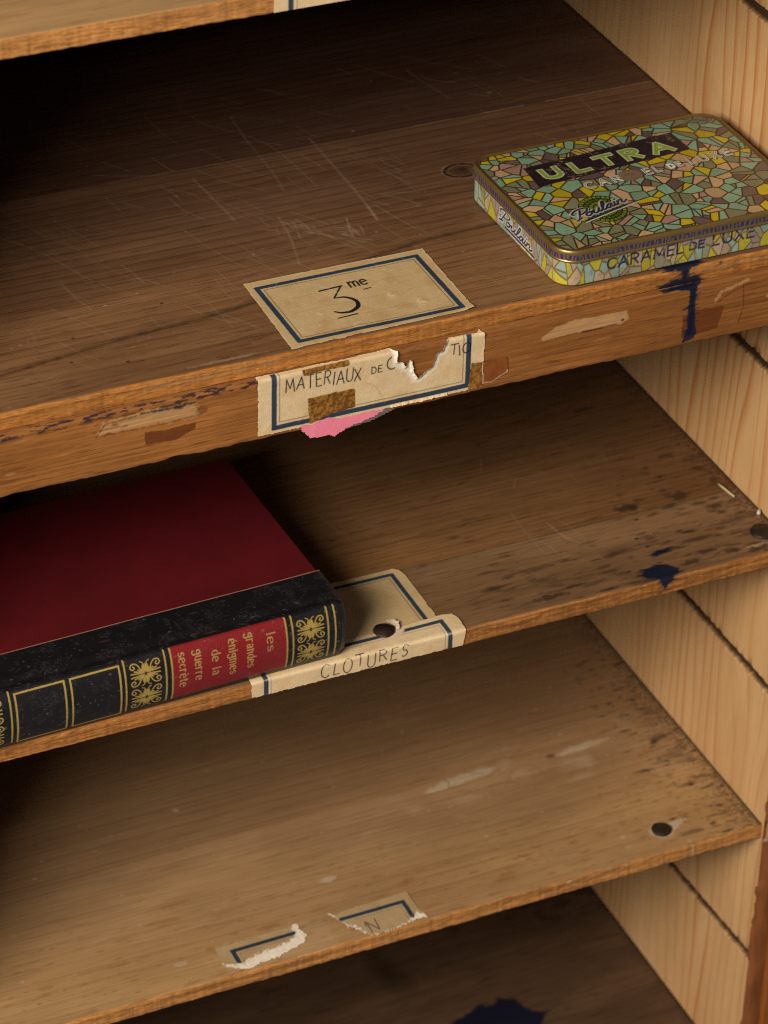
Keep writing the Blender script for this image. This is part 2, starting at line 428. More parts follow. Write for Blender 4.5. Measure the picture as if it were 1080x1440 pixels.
M_AP = wood('wood_varnished_apron', 'X', (.44, .185, .050), (.29, .110, .027), (.16, .05, .012), None, freq=170, warp=.8, ring_s=.3, off=5.0, blot=.25,
            stain=(.115, .030, .007), pale=(.50, .29, .13), rough=.5, fiber=.45)
M_PANEL = wood('pine_panel', 'Z', (.59, .375, .185), (.49, .290, .130), (.40, .150, .036), None, freq=120, warp=2.3, ring_s=.95, off=.7, blot=.12, stain=(.045, .024, .012),
               pale=(.6, .43, .26), rough=.6, fiber=.12, warpscale=1.3, pore=.15, broad=.15)
M_BACK = wood('wood_back', 'X', (.12, .08, .05), (.08, .05, .03), (.05, .03, .02), None, freq=20, masked=False)
M_RED = plain('varnish_red_brown', (.22, .075, .022), .4, var=.7, scl=(1, 1, .15), vs=300, bump=.2)
M_STILE = wood('varnished_stile', 'Z', (.40, .15, .035), (.30, .10, .022), (.2, .06, .015), None, freq=60, masked=False, rough=.4)
M_PAPER = painted('aged_paper', .75, .2, 1400, .25, .14)
M_TIN = painted('lithographed_tin', .36, .5, 500, .06, .16, coat=.25, wear=None)
M_TAPE = painted('old_tape', .35, .4, 500, .3, .3, coat=.3)
M_PINK = plain('pink_paper', (.78, .22, .32), .85, var=.35, col2=(.62, .15, .24), vs=900)
M_LEATHER = painted('book_spine_cloth', .45, .45, 1500, .35, .15, coat=.15, dust=.35)
M_COVER = plain('red_book_cloth', (.098, .003, .0062), .6, var=.6, col2=(.05, .0018, .0035), vs=28, bump=.3, bumpscale=1800)
M_PAGES = plain('page_edges', (.42, .33, .22), .8, scl=(.05, .05, 3), vs=900, bump=.6, var=.8)
M_NAIL = plain('rusted_nail_head', (.018, .012, .010), .55, .4, var=.8, col2=(.06, .035, .022), bump=.6)
M_HEADBAND = plain('red_headband', (.35, .02, .02), .7)
M_STRAW = plain('dry_straw', (.50, .42, .22), .6)
M_FIBRE = plain('torn_fibres', (.55, .46, .36), .9, var=.3)
M_CHALK = plain('white_crumb', (.6, .55, .48), .9)

# ------------------------------------------------------------------ the shelf boards
def board(name, z0, T, cv, mat, depth, edge_amp=.3, seed=0, nick=()):
    """cv is painted in (x, s): s<0 front face, s>=0 top face depth in mm"""
    us = cv.u; vs = cv.v; U, V = cv.U, cv.V
    r = min(1.6, T * .3)
    wob = (fbm(us * .06, us * 0, seed) - .5) * 2 * edge_amp + (fbm(us * .5, us * 0, seed + 3) - .5) * edge_amp * 1.6
    for (nx, nw, nd) in nick: wob = wob + nd * np.exp(-((us - nx) / nw) ** 2)
    W_ = wob[None, :]
    fade = np.exp(-np.maximum(V, 0) / 2.5)
    # rounded arris
    Y = np.where(V >= 0, V, 0.0); Z = np.where(V >= 0, 0.0, V)
    k = np.clip(1 - np.abs(V) / r, 0, 1)
    Y = Y + k ** 2 * r * .30; Z = Z - k ** 2 * r * .30
    Y = Y + W_ * fade * np.where(V < 0, .8, 1)
    Y = Y + np.where(V < 0, (fbm(U * .25, V * 1.2, seed + 9) - .5) * .5, 0)
    Z = Z + np.where(V > 0, (fbm(U * .012, V * .05, seed + 4) - .5) * .5 * np.clip(V / 10, 0, 1), 0)
    Z = Z + z0
    nv, nu = U.shape
    pts = np.stack([U, Y, Z], -1).reshape(-1, 3)
    cols = cv.c.reshape(-1, 4)
    # far part of the top, the back and the underside
    xs = us; extra = []; ex = []
    bw = (fbm(us * .2, us * 0, seed + 7) - .5) * edge_amp * 3
    prof = [('f', 0, 0)]
    rows = [pts.reshape(nv, nu, 3)]
    top_last = rows[0][-1]
    def row(y, z, var=0): 
        q = np.zeros((1, nu, 3)); q[0, :, 0] = xs; q[0, :, 1] = y; q[0, :, 2] = z; return q
    after = np.concatenate([row(depth, z0), row(depth, z0 - T), row(2.0, z0 - T - .15)], 0)
    before = row(.5 + bw, z0 - T - .1); before[0, :, 2] += (fbm(us * .3, us * 0, seed + 17) - .5) * 1.0
    allr = np.concatenate([before, rows[0], after], 0)
    cc = np.zeros(allr.shape[:2] + (4,)); cc[1:1 + nv] = cv.c; cc[0] = cv.c[0]; cc[-1] = cv.c[0]
    crd = allr.copy(); crd[1:1 + nv, :, 1] = V; crd[1:1 + nv, :, 2] = z0; crd[0, :, 1] = V[0]; crd[0, :, 2] = z0
    F = grid_faces(allr.shape[0], nu)
    # close the underside to the front row
    n0 = (allr.shape[0] - 1) * nu
    i = np.arange(nu - 1)
    Fb = np.stack([n0 + i, n0 + i + 1, i + 1, i], -1)
    return link(name, raw(name, allr.reshape(-1, 3) * MM, np.concatenate([F, Fb]), True, cc.reshape(-1, 4), crd.reshape(-1, 3)), mat)

R_, G_, B_, A_ = (1, np.nan, np.nan, np.nan), (np.nan, 1, np.nan, np.nan), (np.nan, np.nan, 1, np.nan), (np.nan, np.nan, np.nan, 1)

def edge_exposure(cv, w=1.2, seed=1):
    lim = w * (fbm(cv.U * .08, cv.V * .1, seed) * 1.8 + fbm(cv.U * .7, cv.V * .5, seed + 2) * .8 - .6)
    cv.c[..., 3] = np.maximum(cv.c[..., 3], smooth(.4, -.4, cv.V - lim))

def dirt_by_panel(cv, w, strength, seed, x_end=0.0, ch=1):
    d = x_end - cv.U
    n = fbm(cv.U * .25, cv.V * .6, seed) ; n2 = fbm(cv.U * .8, cv.V * 1.6, seed + 5)
    a = strength * smooth(w, 0, d + (n - .5) * w * 1.5) * smooth(.42, .62, n2 * .7 + .3 * n)
    a = np.maximum(a, .9 * smooth(2.6, .6, d + (n2 - .5) * 2.6))
    cv.c[..., ch] = np.maximum(cv.c[..., ch], np.where(cv.V > 0, a, 0))

def scratches(cv, n, u0, u1, v0, v1, ang, L, alpha, w=.35, spread=.25, col=B_):
    for i in range(n):
        u = rng.uniform(u0, u1); v = rng.uniform(v0, v1); a = ang + rng.normal(0, spread); l = L * rng.lognormal(0, .5)
        c = rng.normal(0, l * .04)
        cv.stroke(catmull([(u, v), (u + l / 2 * math.cos(a) + c, v + l / 2 * math.sin(a) + c), (u + l * math.cos(a), v + l * math.sin(a))], 4), w * rng.uniform(.6, 1.3), col, alpha * rng.uniform(.3, 1), aa=.7)

XL, XR = -466, 0.0
def xs_for(res, far=-446): return np.arange(far, 0.01, res)

# shelf A, with the apron, the "third" label and the tin
cv = Cv(XL, XR, -8.4, 275, .6)
edge_exposure(cv, 1.0, 3)
scratches(cv, 150, -400, -10, 5, 230, math.radians(125), 18, .42, .4, .35)
scratches(cv, 40, -330, -150, 10, 150, math.radians(115), 30, .4, .4, .15)
scratches(cv, 60, -400, -150, 5, 90, math.radians(10), 12, .22, .35, .5)
SCR = [([(-207.3, 208), (-209.2, 185), (-209.8, 160), (-210.3, 147), (-212, 132)], .9, .24), ([(-181.2, 174), (-181.5, 140), (-182, 114), (-183.5, 91)], 1.0, .3),
       ([(-182.5, 104), (-183.5, 91)], 1.3, .35), ([(-246.6, 158), (-245, 136), (-243.5, 114)], .8, .35), ([(-232, 66), (-226, 92), (-224, 110)], .6, .35)]
for k, (L_, w_, a_) in enumerate(SCR):
    cv.stroke(catmull(L_), w_, B_, a_, .35, .6, aa=1.0)
for c_ in ((-205, 88), (-198, 78), (-222, 96)): scratches(cv, 16, c_[0] - 9, c_[0] + 9, c_[1] - 8, c_[1] + 8, math.radians(120), 7, .5, .5, .5)
cv.stroke([(-250, 168.5), (-60, 168.5), (0, 168.5)], .8, G_, .8, .15)
for a, b in ((-60, -2), (-95, -72), (-130, -110)): cv.stroke([(a, 167.4), (b, 167.6)], .8, B_, .6, .3)
cv.blob(-128, 119, 7, 5.4, G_, .65, .5, .1, 4, .2); cv.blob(-127, 119.4, 2.6, 2, G_, .7, .5, 0, 6, .25)
cv.stroke(catmull(arc(-128, 119, 8.0, 6.2, 0, 350, 14), 3), 1.4, G_, .95, .5, .6); cv.stroke(arc(-128, 119, 5.2, 3.8, 20, 300, 14), .7, G_, .55, .4)
cv.stroke(arc(-128, 119, 9.6, 7.6, 120, 300, 10), .6, B_, .4, .2)
for k in range(4): cv.stroke(catmull([(-175, 119 + 9 + k * 2.2), (-150, 119 + 9 + k * 3), (-128, 119 + 11 + k * 3.4), (-118, 119 + 9 + k * 3), (-90, 119 + 7 + k * 2)]), .7, G_, .3, .3); cv.stroke(catmull([(-175, 119 - 8 - k * 2.2), (-150, 119 - 8 - k * 3), (-128, 119 - 10 - k * 3.4), (-118, 119 - 8 - k * 3), (-90, 119 - 6 - k * 2)]), .7, G_, .3, .3)
cv.flecks(110, -446, -150, 2, 60, 1.6, .4, G_, .45)
cv.flecks(60, -160, 0, 100, 250, 3, .6, G_, .5)
dirt_by_panel(cv, 3, .5, 3)
for u, v in ((-352, 27), (-330, 19), (-300, 58), (-345, 45)): cv.blob(u, v, 1.0, .8, G_, .9, .4)
cv.blob(-292, 4.5, 20, 1.2, B_, .45, .5, 0, 3, .5)
# dark ring lines that sweep over the front strip of the board
cv.flecks(260, -400, -5, 2, 230, .5, .4, B_, .6)
for off_, al in ((0, .75), (1.8, .3), (-26, .28), (-22, .2), (21, .22)):
    cv.stroke(catmull([(-446, 24 + off_), (-390, 27 + off_), (-330, 36 + off_ * 1.1), (-270, 42 + off_), (-200, 60 + off_), (-160, 66 + off_), (-100, 68 + off_)], 10), 1.5, G_, al, .7, .3, aa=2.2)
# blue ink, running over the arris
def splat(cv, pts, col=R_, rough=.7, rs=.9, alpha=.97):
    cv.poly(pts, col, .35, rough * 1.8, rs * .9)
    cv.poly(pts, col, .8, rough, rs); cv.poly(pts, col, .7, rough * 1.3, rs * 1.6, soft=1.6)
    for i in range(len(pts) * 3):          # ink drawn out along the grain
        a = pts[rng.integers(len(pts))]; l = rng.uniform(.8, 3.0)
        cv.stroke([(a[0] - l, a[1] + rng.normal(0, .5)), (a[0] + l, a[1] + rng.normal(0, .2))], .5, col, .6, .15)
splat(cv, [(-85, 3.4), (-82, 6), (-77, 6.4), (-74, 8), (-71, 6.2), (-67, 4), (-64.5, 1.2), (-69, 0), (-72.5, -1), (-73, -4), (-75, -5.8), (-76, -2.5), (-79, -.5), (-83, .2)], R_, 1.2, .8)
splat(cv, [(-87, -7.2), (-80, -5.6), (-75, -5.2), (-68, -5.4), (-65, -9), (-88, -9)], R_, .8)
cv.flecks(14, -92, -55, -3, 10, .5, .5, R_, .9)
for u, w_ in ((-60, 14), (-36, 10), (-300, 30)): cv.stroke([(u - w_, -3), (u, -3.6), (u + w_, -3)], 1.0, B_, .35, .6)
shelf = board('shelf', 0, 8.4, cv, M_A, 400, .25, 11, nick=((-345, 5, .5), (-46, 4, .6)))
rebase(shelf, (0, 0, 0))
tag(shelf, 'worn brown shelf with a deep varnished front apron, holding the mosaic tin', 'shelf', 'wooden shelves of the cupboard')

# apron: s runs from its top-rear (s=0), over the rounded top edge, down the front
cv = Cv(XL - 5, 0, 0, 33.2, .45)
# s 0..4 top ledge, 4.. front face
u_, v_ = cv.U, cv.V
a = smooth(4.2, 1.2, np.abs(v_ - 4.4 + (fbm(u_ * .05, v_ * 0, 2) - .5) * 2.5)) * smooth(.47, .6, fbm(u_ * .3, v_ * .9, 8)) * smooth(-150, -290, u_)
cv.c[..., 0] = np.maximum(cv.c[..., 0], .85 * a)
a = smooth(6.5, 1.5, v_ + (fbm(u_ * .1, v_ * .3, 12) - .5) * 4) * .55
cv.c[..., 1] = np.maximum(cv.c[..., 1], a * (fbm(u_ * .2, v_ * .6, 6) * .9))
cv.c[..., 2] = np.maximum(cv.c[..., 2], .45 * smooth(5, 2, v_) * fbm(u_ * .1, v_ * .8, 16))
S0 = 4.5 - 8.5
def zs(z): return -z - 8.4 + 4.0     # z (mm) on the front face -> s
P = lambda L: [(a_, zs(b_)) for a_, b_ in L]
cv.poly(P([(-331.5, -21.5), (-322, -22.5), (-308.5, -21.8), (-309, -25), (-318, -28.5), (-331.5, -28)]), G_, .85, .5, .6)
cv.poly(P([(-76, -23), (-66, -21), (-55, -22), (-56, -26), (-58, -33), (-76, -34)]), G_, .8, .5, .5)
cv.poly(P([(-350, -12.5), (-330, -11), (-309, -12), (-305, -19), (-320, -19), (-340, -18.5), (-353, -18.5)]), B_, .8, 1.2, .5)
cv.stroke(P([(-333, -12), (-322, -12.3), (-309, -12)]), 1.0, R_, .85, .5); cv.stroke(P([(-318, -12.7), (-315, -13)]), 1.4, R_, .7, .4)
cv.stroke(P([(-309, -12.6), (-306, -18.6), (-322, -19.3), (-342, -18.9), (-353, -18.9), (-349, -13.4), (-335, -12.6)]), .7, G_, .65, .5)
cv.blob(-306, zs(-16.5), 3.5, 2.5, G_, .6); cv.flecks(12, -354, -340, zs(-12), zs(-19), 1, .5, G_, .7)
cv.poly(P([(-147, -17.6), (-140, -14), (-131, -12), (-118, -13), (-105, -13), (-104, -17.5), (-107, -19.5), (-130, -18.8), (-146, -19.4)]), B_, .95, .6, .5)
cv.stroke(P([(-127, -19.3), (-118, -19.2), (-110, -19)]), .7, R_, .8, .3); cv.blob(-107, zs(-17.5), .9, .9, R_, .9)
# the ink run down the apron
cv.poly(P([(-88, -5.5), (-80, -5), (-66, -4), (-67, -6.6), (-70, -8), (-70.4, -14), (-70.2, -22), (-69.6, -28), (-68.6, -32), (-69.4, -35), (-76, -37), (-75, -33.6), (-73.6, -30), (-74, -22), (-73.8, -14), (-73.8, -9.4), (-80, -8.2), (-87, -8.6)]), R_, .9, .7, .8)
cv.poly(P([(-86, -6), (-70, -5), (-71, -12), (-71, -33), (-73, -33), (-73, -10), (-84, -7.6)]), R_, .8, .5, .8)
for k in range(26):
    z_ = rng.uniform(-34, -10); sgn = rng.choice([-1, 1]); l = rng.uniform(0, 2.6)
    cv.stroke(P([(-72, z_), (-72 + sgn * (2 + l), z_ + rng.normal(0, .3))]), .5, R_, .8, .15)
# torn splinters of wood to its right
cv.stroke(P([(-60, -18), (-57, -14), (-50, -12.4), (-44, -10.6)]), 1.6, B_, .75, .8); cv.stroke(P([(-58, -19), (-52, -15.5), (-42, -12.8)]), .8, G_, .6, .5)
cv.stroke(P([(-46, -13), (-45, -24), (-47, -33)]), .4, G_, .9, .3); cv.stroke(P([(-33, -21.5), (-28, -20.6)]), 1.4, B_, .8, .5)
cv.flecks(260, XL, 0, 5, 33, 2.2, .25, G_, .45); cv.flecks(60, XL, 0, 5, 33, 3.5, .3, B_, .35)
cv.stroke(P([(-430, -30), (-380, -31)]), .6, G_, .6, .4); cv.blob(-390, zs(-26), 7, 1.2, G_, .4); cv.blob(-391, zs(-27.5), 3, .7, B_, .5)
def apron_fn(U, V):
    e = (fbm(U * .05, U * 0, 31) - .5) * .5
    Rr = 1.3
    k = np.clip(1 - np.abs(V - 4.0) / Rr, 0, 1) ** 2 * Rr * .3
    Y = np.where(V < 4, -V, -4.0) + k + .05; Z = np.where(V < 4, -8.45, -8.45 - (V - 4)) - k
    Y = Y + (fbm(U * .12, V * .5, 37) - .5) * .3 * (V > 4)
    low = smooth(32.0, 33.2, V); nb = (fbm(U * .18, U * 0, 41) - .5) * 1.0 + .9 * np.exp(-((U + 318) / 3.0) ** 2) * 1.2
    return U, Y + low * .3, Z + e * (V > 4) * .4 + low * nb
def apron_mesh(cv):
    X, Y, Z = apron_fn(cv.U, cv.V); q = np.stack([X, Y, Z], -1)
    b1 = q[-1:].copy(); b1[..., 1] = 14; b2 = b1.copy(); b2[..., 2] = -8.45
    f1 = q[:1].copy(); f1[..., 1] = 14
    allr = np.concatenate([f1, q, b1], 0); cc = np.concatenate([cv.c[:1] * 0, cv.c, cv.c[:1] * 0], 0)
    crd = np.stack([allr[..., 0], np.repeat(np.concatenate([[-10], cv.v, [60]])[:, None], allr.shape[1], 1), allr[..., 0] * 0], -1)
    return raw('apron', allr.reshape(-1, 3) * MM, grid_faces(allr.shape[0], allr.shape[1])[:, ::-1], True, cc.reshape(-1, 4), crd.reshape(-1, 3))
apron = link('apron', apron_mesh(cv), M_AP, shelf)

# shelf B
cv = Cv(XL, XR, -8.5, 195, .6)
edge_exposure(cv, .6, 13)
dn = lambda u, v: .25 + .75 * smooth(-230, -20, np.array(u)) * (1.0 if v < 60 else .6)
cv.flecks(420, -300, 0, 2, 185, 3.2, .75, G_, .75, dn)
cv.flecks(120, -150, -5, 1, 40, 4.2, 1.1, G_, .85)
cv.flecks(60, -60, 0, 20, 100, 3.0, 1.3, G_, .8)
cv.flecks(300, -446, 0, 2, 190, 4, .35, G_, .4)
for u, v, a_, b_ in ((-128, 8, 13, 2.2), (-112, 12, 7, 1.6), (-52, 8, 6, 2.4), (-42, 13, 7, 2), (-30, 9, 4, 3), (-100, 3, 6, .8), (-30, 60, 8, 4), (-20, 45, 6, 3.5), (-8, 66, 4, 3), (-10, 78, 4, 3)):
    cv.blob(u, v, a_, b_, G_, .8, .6, 0, int(-u), .5)
cv.blob(-60, 60.5, 8, 3.8, G_, .85, .6, 0, 3, .5); cv.blob(-57, 59, 3, 2.4, G_, .95, .4, 0, 9, .5)
cv.stroke(catmull([(-63, 63), (-57, 60), (-54, 56)]), .5, B_, .6, .3)
cv.stroke([(-446, 54.4), (0, 54.4)], .7, G_, .75, .3, .4)
cv.stroke([(-200, 53.4), (-66, 53.4)], .6, B_, .3, .3, .4)
dirt_by_panel(cv, 16, .9, 33)
scratches(cv, 30, -200, -20, 5, 120, math.radians(110), 10, .3, .35, .5)
scratches(cv, 10, -115, -90, 15, 50, math.radians(105), 16, .4, .4, .12)
splat(cv, [(-80, 6.8), (-76, 10.5), (-70, 12), (-65, 11), (-61, 6), (-62, 3), (-66, 1.5), (-66.5, -1.5), (-69.5, -3.4), (-70.5, -6), (-72, -3.3), (-73, -1), (-73.5, 2), (-78, 3.8)], R_, .8, .9)
splat(cv, [(-68, 20), (-63, 22), (-56.5, 22.4), (-60, 19.6), (-66, 18.6)], R_, .4, .9)
for u, v in ((-67.5, 35), (-60, 49.5), (-84, 12), (-66, 27)): cv.blob(u, v, 1.6, .8, R_, .9, .4)
cv.blob(-14, 8, 14, 1.4, B_, .7, .5, 0, 3, .6); cv.blob(-3, 9, 3, 3, B_, .6, .5)
cv.flecks(20, -20, 0, 2, 8, 1.5, .7, G_, .9)
cv.flecks(90, -446, 0, -8, -1, 5, .5, G_, .55)
shelfB = board('shelf', -170.5, 8.5, cv, M_B, 400, .3, 21, nick=((-30, 6, .7), (-120, 3, .5)))
rebase(shelfB, (0, 0, -170.5))
tag(shelfB, 'grey brown flecked shelf under the apron, with the red book and a blue ink blot', 'shelf', 'wooden shelves of the cupboard')

# shelf C
cv = Cv(XL, XR + 9.2, -7.8, 205, .6)
edge_exposure(cv, 1.6, 23)
dn = lambda u, v: .15 + .85 * smooth(-70, -5, np.array(u))
dn2 = lambda u, v: smooth(-45, -3, np.array(u))
cv.flecks(900, -50, 0, 1, 160, 1.7, .6, R_, .85, dn2)
cv.flecks(70, -40, 0, 8, 110, 3.0, .8, R_, .8, dn2)
cv.flecks(900, -200, 0, 1, 150, 1.9, .6, G_, .8, dn)
cv.flecks(420, -450, -30, -3, 60, 2.2, .7, G_, .7)
cv.flecks(90, -450, -30, 0, 50, 5, 1.4, G_, .5)
cv.flecks(120, -300, -60, 60, 150, 5, .6, G_, .3)
dirt_by_panel(cv, 20, .85, 43, ch=0)
cv.blob(-38, 9, 10, 2.4, R_, .5, .6, 0, 5, .5); cv.blob(-16, 70, 9, 5, R_, .45, .7, 0, 8, .6)
cv.stroke([(-466, 97), (0, 97)], .6, G_, .35, .3)
cv.poly([(-150, 90), (-138, 95), (-126, 96.4), (-114, 97), (-106, 95), (-110, 92), (-118, 91), (-130, 90), (-142, 88.4)], B_, .8, 1.2, .4, soft=2)
cv.poly([(-72, 92), (-62, 95), (-50, 95.5), (-40, 94), (-46, 91.5), (-58, 90), (-70, 90)], B_, .7, 1.6, .5, soft=2)
cv.stroke(catmull([(-136, 89), (-134, 93), (-135, 96)]), .5, R_, .6, .2); cv.stroke([(-121, 96), (-114, 92.6)], .5, R_, .6, .2)
cv.blob(-75, 92, 3.4, 2.4, R_, .65, .6); cv.blob(-64, 82, 12, 8, B_, .4, .9, 0, 2, .5); cv.blob(-95, 84, 14, 5, B_, .2, .9, 0, 5, .5)
cv.stroke(catmull([(-108, 78), (-98, 90), (-88, 90), (-84, 80)]), 1.2, G_, .35, .5, aa=1.5)
cv.blob(-222, 47.2, 5, 2.6, B_, .85, .4, 0, 12, .3)
cv.blob(-312, 18, 5, 2, B_, .55, .5, 0, 12, .3)
for u, v, a_, b_ in ((-249, 20, 4, 1.4), (-205, -1, 6, 1.0), (-300, 60, 12, 2), (-230, 60, 9, 1), (-270, -1.5, 5, .8), (-224, 11, 2, 1.3)):
    cv.blob(u, v, a_, b_, G_, .5, .6, 0, int(-u), .5)
cv.flecks(300, -420, 0, 2, 180, .6, .45, B_, .6)
for k in range(16): cv.blob(rng.uniform(-190, -20), rng.uniform(60, 110), rng.uniform(6, 16), rng.uniform(2, 5), B_, .22, .9, 0, k + 50, .6)
# glue shadows left by the torn label
cv.poly([(-293, 1), (-293, 22.5), (-250, 23), (-236, 22), (-236, 1)], B_, .18, 1.5, .3)
cv.blob(-50, 16.2, 7.2, 6.4, B_, .95, .25, 0, 3, .12); cv.poly([(-46, 20), (-37, 20.5), (-33.5, 19.6), (-38, 17), (-43, 14)], B_, .95, .5)
cv.flecks(80, -446, 0, -7, 1, 4, .5, G_, .55); cv.blob(-111, -1, 2, 1.2, B_, .9); cv.stroke([(-41, 4), (-40, -7)], 1, B_, .7, .3)
shelfC = board('shelf', -344.3, 7.8, cv, M_C, 400, .35, 31)
rebase(shelfC, (0, 0, -344.3))
tag(shelfC, 'pale worn shelf below the book, with two torn label remnants on its front', 'shelf', 'wooden shelves of the cupboard')

# shelf D
cv = Cv(-300, XR, -8, 260, .9)
edge_exposure(cv, .5, 29)
splat(cv, [(-150, 70), (-122, 96), (-112, 99), (-104, 103), (-97, 100), (-92, 103), (-84, 99), (-80, 87), (-72, 84), (-92, 60), (-130, 55)], R_, 2.5, .3)
cv.blob(-140, 146, 13, 24, G_, .75, .9, .1, 4, .4)
cv.flecks(300, -300, 0, 20, 230, 5, .8, G_, .5); dirt_by_panel(cv, 10, .6, 53)
cv.flecks(60, -60, 0, 150, 175, 3, 2, G_, .6)
shelfD = board('shelf', -520.4, 8, cv, M_D, 400, .3, 41)
rebase(shelfD, (0, 0, -520.4))
tag(shelfD, 'darkest, lowest shelf with a black ink blot, seen at the bottom of the photo', 'shelf', 'wooden shelves of the cupboard')

# shelf above
cv = Cv(XL, XR, -8.2, 60, .7)
edge_exposure(cv, .8, 19); cv.flecks(80, XL, 0, 0, 30, 4, 1, G_, .4)
shelf0 = board('shelf', 166.0, 8.2, cv, M_C, 400, .35, 51)
rebase(shelf0, (0, 0, 166))
tag(shelf0, 'uppermost shelf, only its pale front edge showing at the top left corner', 'shelf', 'wooden shelves of the cupboard')

# ------------------------------------------------------------------ side panels and back
grooves = [(76.5, 0.0), (-93.3, 0.0), (-264.1, 0.0), (-433.6, -.052)]
zz = set(np.round(np.arange(-700, 260.1, 5), 2).tolist())
for g, t_ in grooves:
    lo, hi = (g - 4, g + 4) if t_ == 0 else (g - 12, g + 4)
    zz |= set(np.round(np.arange(lo, hi, .4), 2).tolist())
ys = np.concatenate([np.arange(-1.5, 230, .7), np.arange(230, 400, 6)])
cv = Cv(0, 1, 0, 1, 1, us=ys, vs=np.array(sorted(zz))); cv.res = .5
for k, (g, t_) in enumerate(grooves):
    gl = g + t_ * cv.U + (fbm(cv.U * .06, cv.U * 0, 60 + k) - .5) * .8
    d = np.abs(cv.V - gl) + (fbm(cv.U * .55, cv.V * .5, 70 + k) - .5) * 2.4
    w_ = 2.9
    cv.c[..., 1] = np.maximum(cv.c[..., 1], np.clip((w_ - d) / .5 + .5, 0, 1))
    # burnt, rough fringe
    cv.c[..., 1] = np.maximum(cv.c[..., 1], .55 * smooth(5.0, 1.6, d) * smooth(.48, .6, fbm(cv.U * 1.4, cv.V * .35, 80 + k)))
    cv.c[..., 0] = np.maximum(cv.c[..., 0], np.clip((w_ - d) / .5 + .5, 0, 1) * 0)
    cv.c[..., 3] = np.maximum(cv.c[..., 3], smooth(w_ + .4, w_ - .5, d))
for k in range(30): cv.blob(rng.uniform(0, 220), rng.uniform(-500, 160), rng.uniform(.3, 1.0), rng.uniform(.6, 2.5), G_, .5, .6, 0, k)
cv.blob(176, 45, .8, 1.4, G_, .9); cv.blob(66, -104, 1.0, 1.0, B_, .9)
gd = cv.c[..., 3].copy(); cv.c[..., 3] = 0
def panel_fn(U, V):
    return gd * 2.6 + (fbm(U * .02, V * .004, 90) - .5) * .3 * (1 - gd), U + (fbm(V * .05, V * 0, 92) - .5) * .8 * (U < 0), V
pan = sheet('pine_side_panel', cv, panel_fn, M_PANEL, crd=np.stack([cv.U * 0, cv.U, cv.V], -1))
# solid body behind the face
def boxmesh(name, x0, x1, y0, y1, z0, z1, bev=.6, nseg=1, jit=0):
    import bmesh
    bm = bmesh.new(); bmesh.ops.create_cube(bm, size=1)
    for v in bm.verts:
        v.co.x = (x0 + x1) / 2 + v.co.x * (x1 - x0); v.co.y = (y0 + y1) / 2 + v.co.y * (y1 - y0); v.co.z = (z0 + z1) / 2 + v.co.z * (z1 - z0)
    if bev: bmesh.ops.bevel(bm, geom=list(bm.edges), offset=bev, segments=2, affect='EDGES')
    for v in bm.verts: v.co *= MM
    me = bpy.data.meshes.new(name); bm.to_mesh(me); bm.free(); return me
rebase(pan, (0, 0, -700))
tag(pan, 'pale striped pine side panel with dark horizontal saw grooves', 'panel')
def child(name, me, mat, parent):
    o = link(name, me, mat, parent); o.matrix_parent_inverse = parent.matrix_basis.inverted(); return o
for s_, b_ in ((shelf, (0, 0, 0)),):
    apron.matrix_parent_inverse = shelf.matrix_basis.inverted()
bpy.context.view_layer.update()
child('core', boxmesh('core', 3.2, 22, -.8, 400, -700, 260, .3), M_PANEL, pan)
# reddish varnished front edge, uneven
n = 900; zv = np.linspace(-700, 258, n)
xw = 7 + (fbm(zv * .04, zv * 0, 5) - .5) * 4
e0 = np.stack([.1 + (fbm(zv * .09, zv * 0, 8) - .5) * 1.2, zv * 0 - 1.6, zv], -1); e1 = np.stack([xw, zv * 0 - 2.6, zv], -1)
e2 = np.stack([xw + 14, zv * 0 - 2.6, zv], -1); e00 = e0 + np.array([0, 1.6, 0]) + np.array([.15, 0, 0])
for q_ in (e0, e1, e2, e00): q_[:, 1] += 3.6 * smooth(6.5, 4.5, np.abs(zv + 348))
fe = np.stack([e00, e0, e1, e2], 0)
child('front_edge', raw('front_edge', fe.reshape(-1, 3) * MM, grid_faces(4, n), True), M_RED, pan)
child('front_stile', boxmesh('front_stile', 9.5, 60, -9, -2.8, -700, 258, .8), M_STILE, pan)

lp = link('left_side_panel', boxmesh('left_side_panel', -490, -467, -2, 400, -700, 260, .5), M_BACK)
lp.name = 'side_panel'; rebase(lp, (-460, 0, -700)); tag(lp, 'left side panel of the cupboard beyond the left frame edge', 'panel')
bp = link('back_panel', boxmesh('back_panel', -490, 22, 401, 412, -700, 260, .3), M_BACK); rebase(bp, (-200, 405, -700))
tag(bp, 'dark back panel of the cupboard behind the shelves', 'panel')

# ------------------------------------------------------------------ paper labels
PAPER = (.56, .415, .215, 0); PAPER_L = (.72, .56, .34, 0); BLUE = (.0015, .032, .078, 0); INKB = (.010, .009, .028, 0); TORN = (.80, .73, .62, 0); BLACK = (.012, .011, .012, 0)
def frame(cv, a0, a1, b0, b1, w=2.4, col=BLUE):
    cv.rect(a0 + w / 2, a1 - w / 2, b0 + w / 2, b1 - w / 2, w, col, .96, .12)
    k = w + 1.3
    cv.rect(a0 + k, a1 - k, b0 + k, b1 - k, .38, (.05, .05, .06, 0), .8, .05)
def age(cv, seed, a=.35):
    n = fbm(cv.U * .12, cv.V * .12, seed, 5); n2 = fbm(cv.U * .9, cv.V * .9, seed + 9, 3)
    m = (smooth(.5, .8, n) * a * .6)[..., None]
    cv.c[..., :3] = cv.c[..., :3] * (1 - m) + np.array((.30, .19, .09)) * m * cv.c[..., :3] / .4
    cv.c[..., :3] *= (1 + (n2 - .5) * .16)[..., None]

# the "3me" label lying on the shelf
cv = Cv(-263.5, -175.5, .8, 60, .3, PAPER)
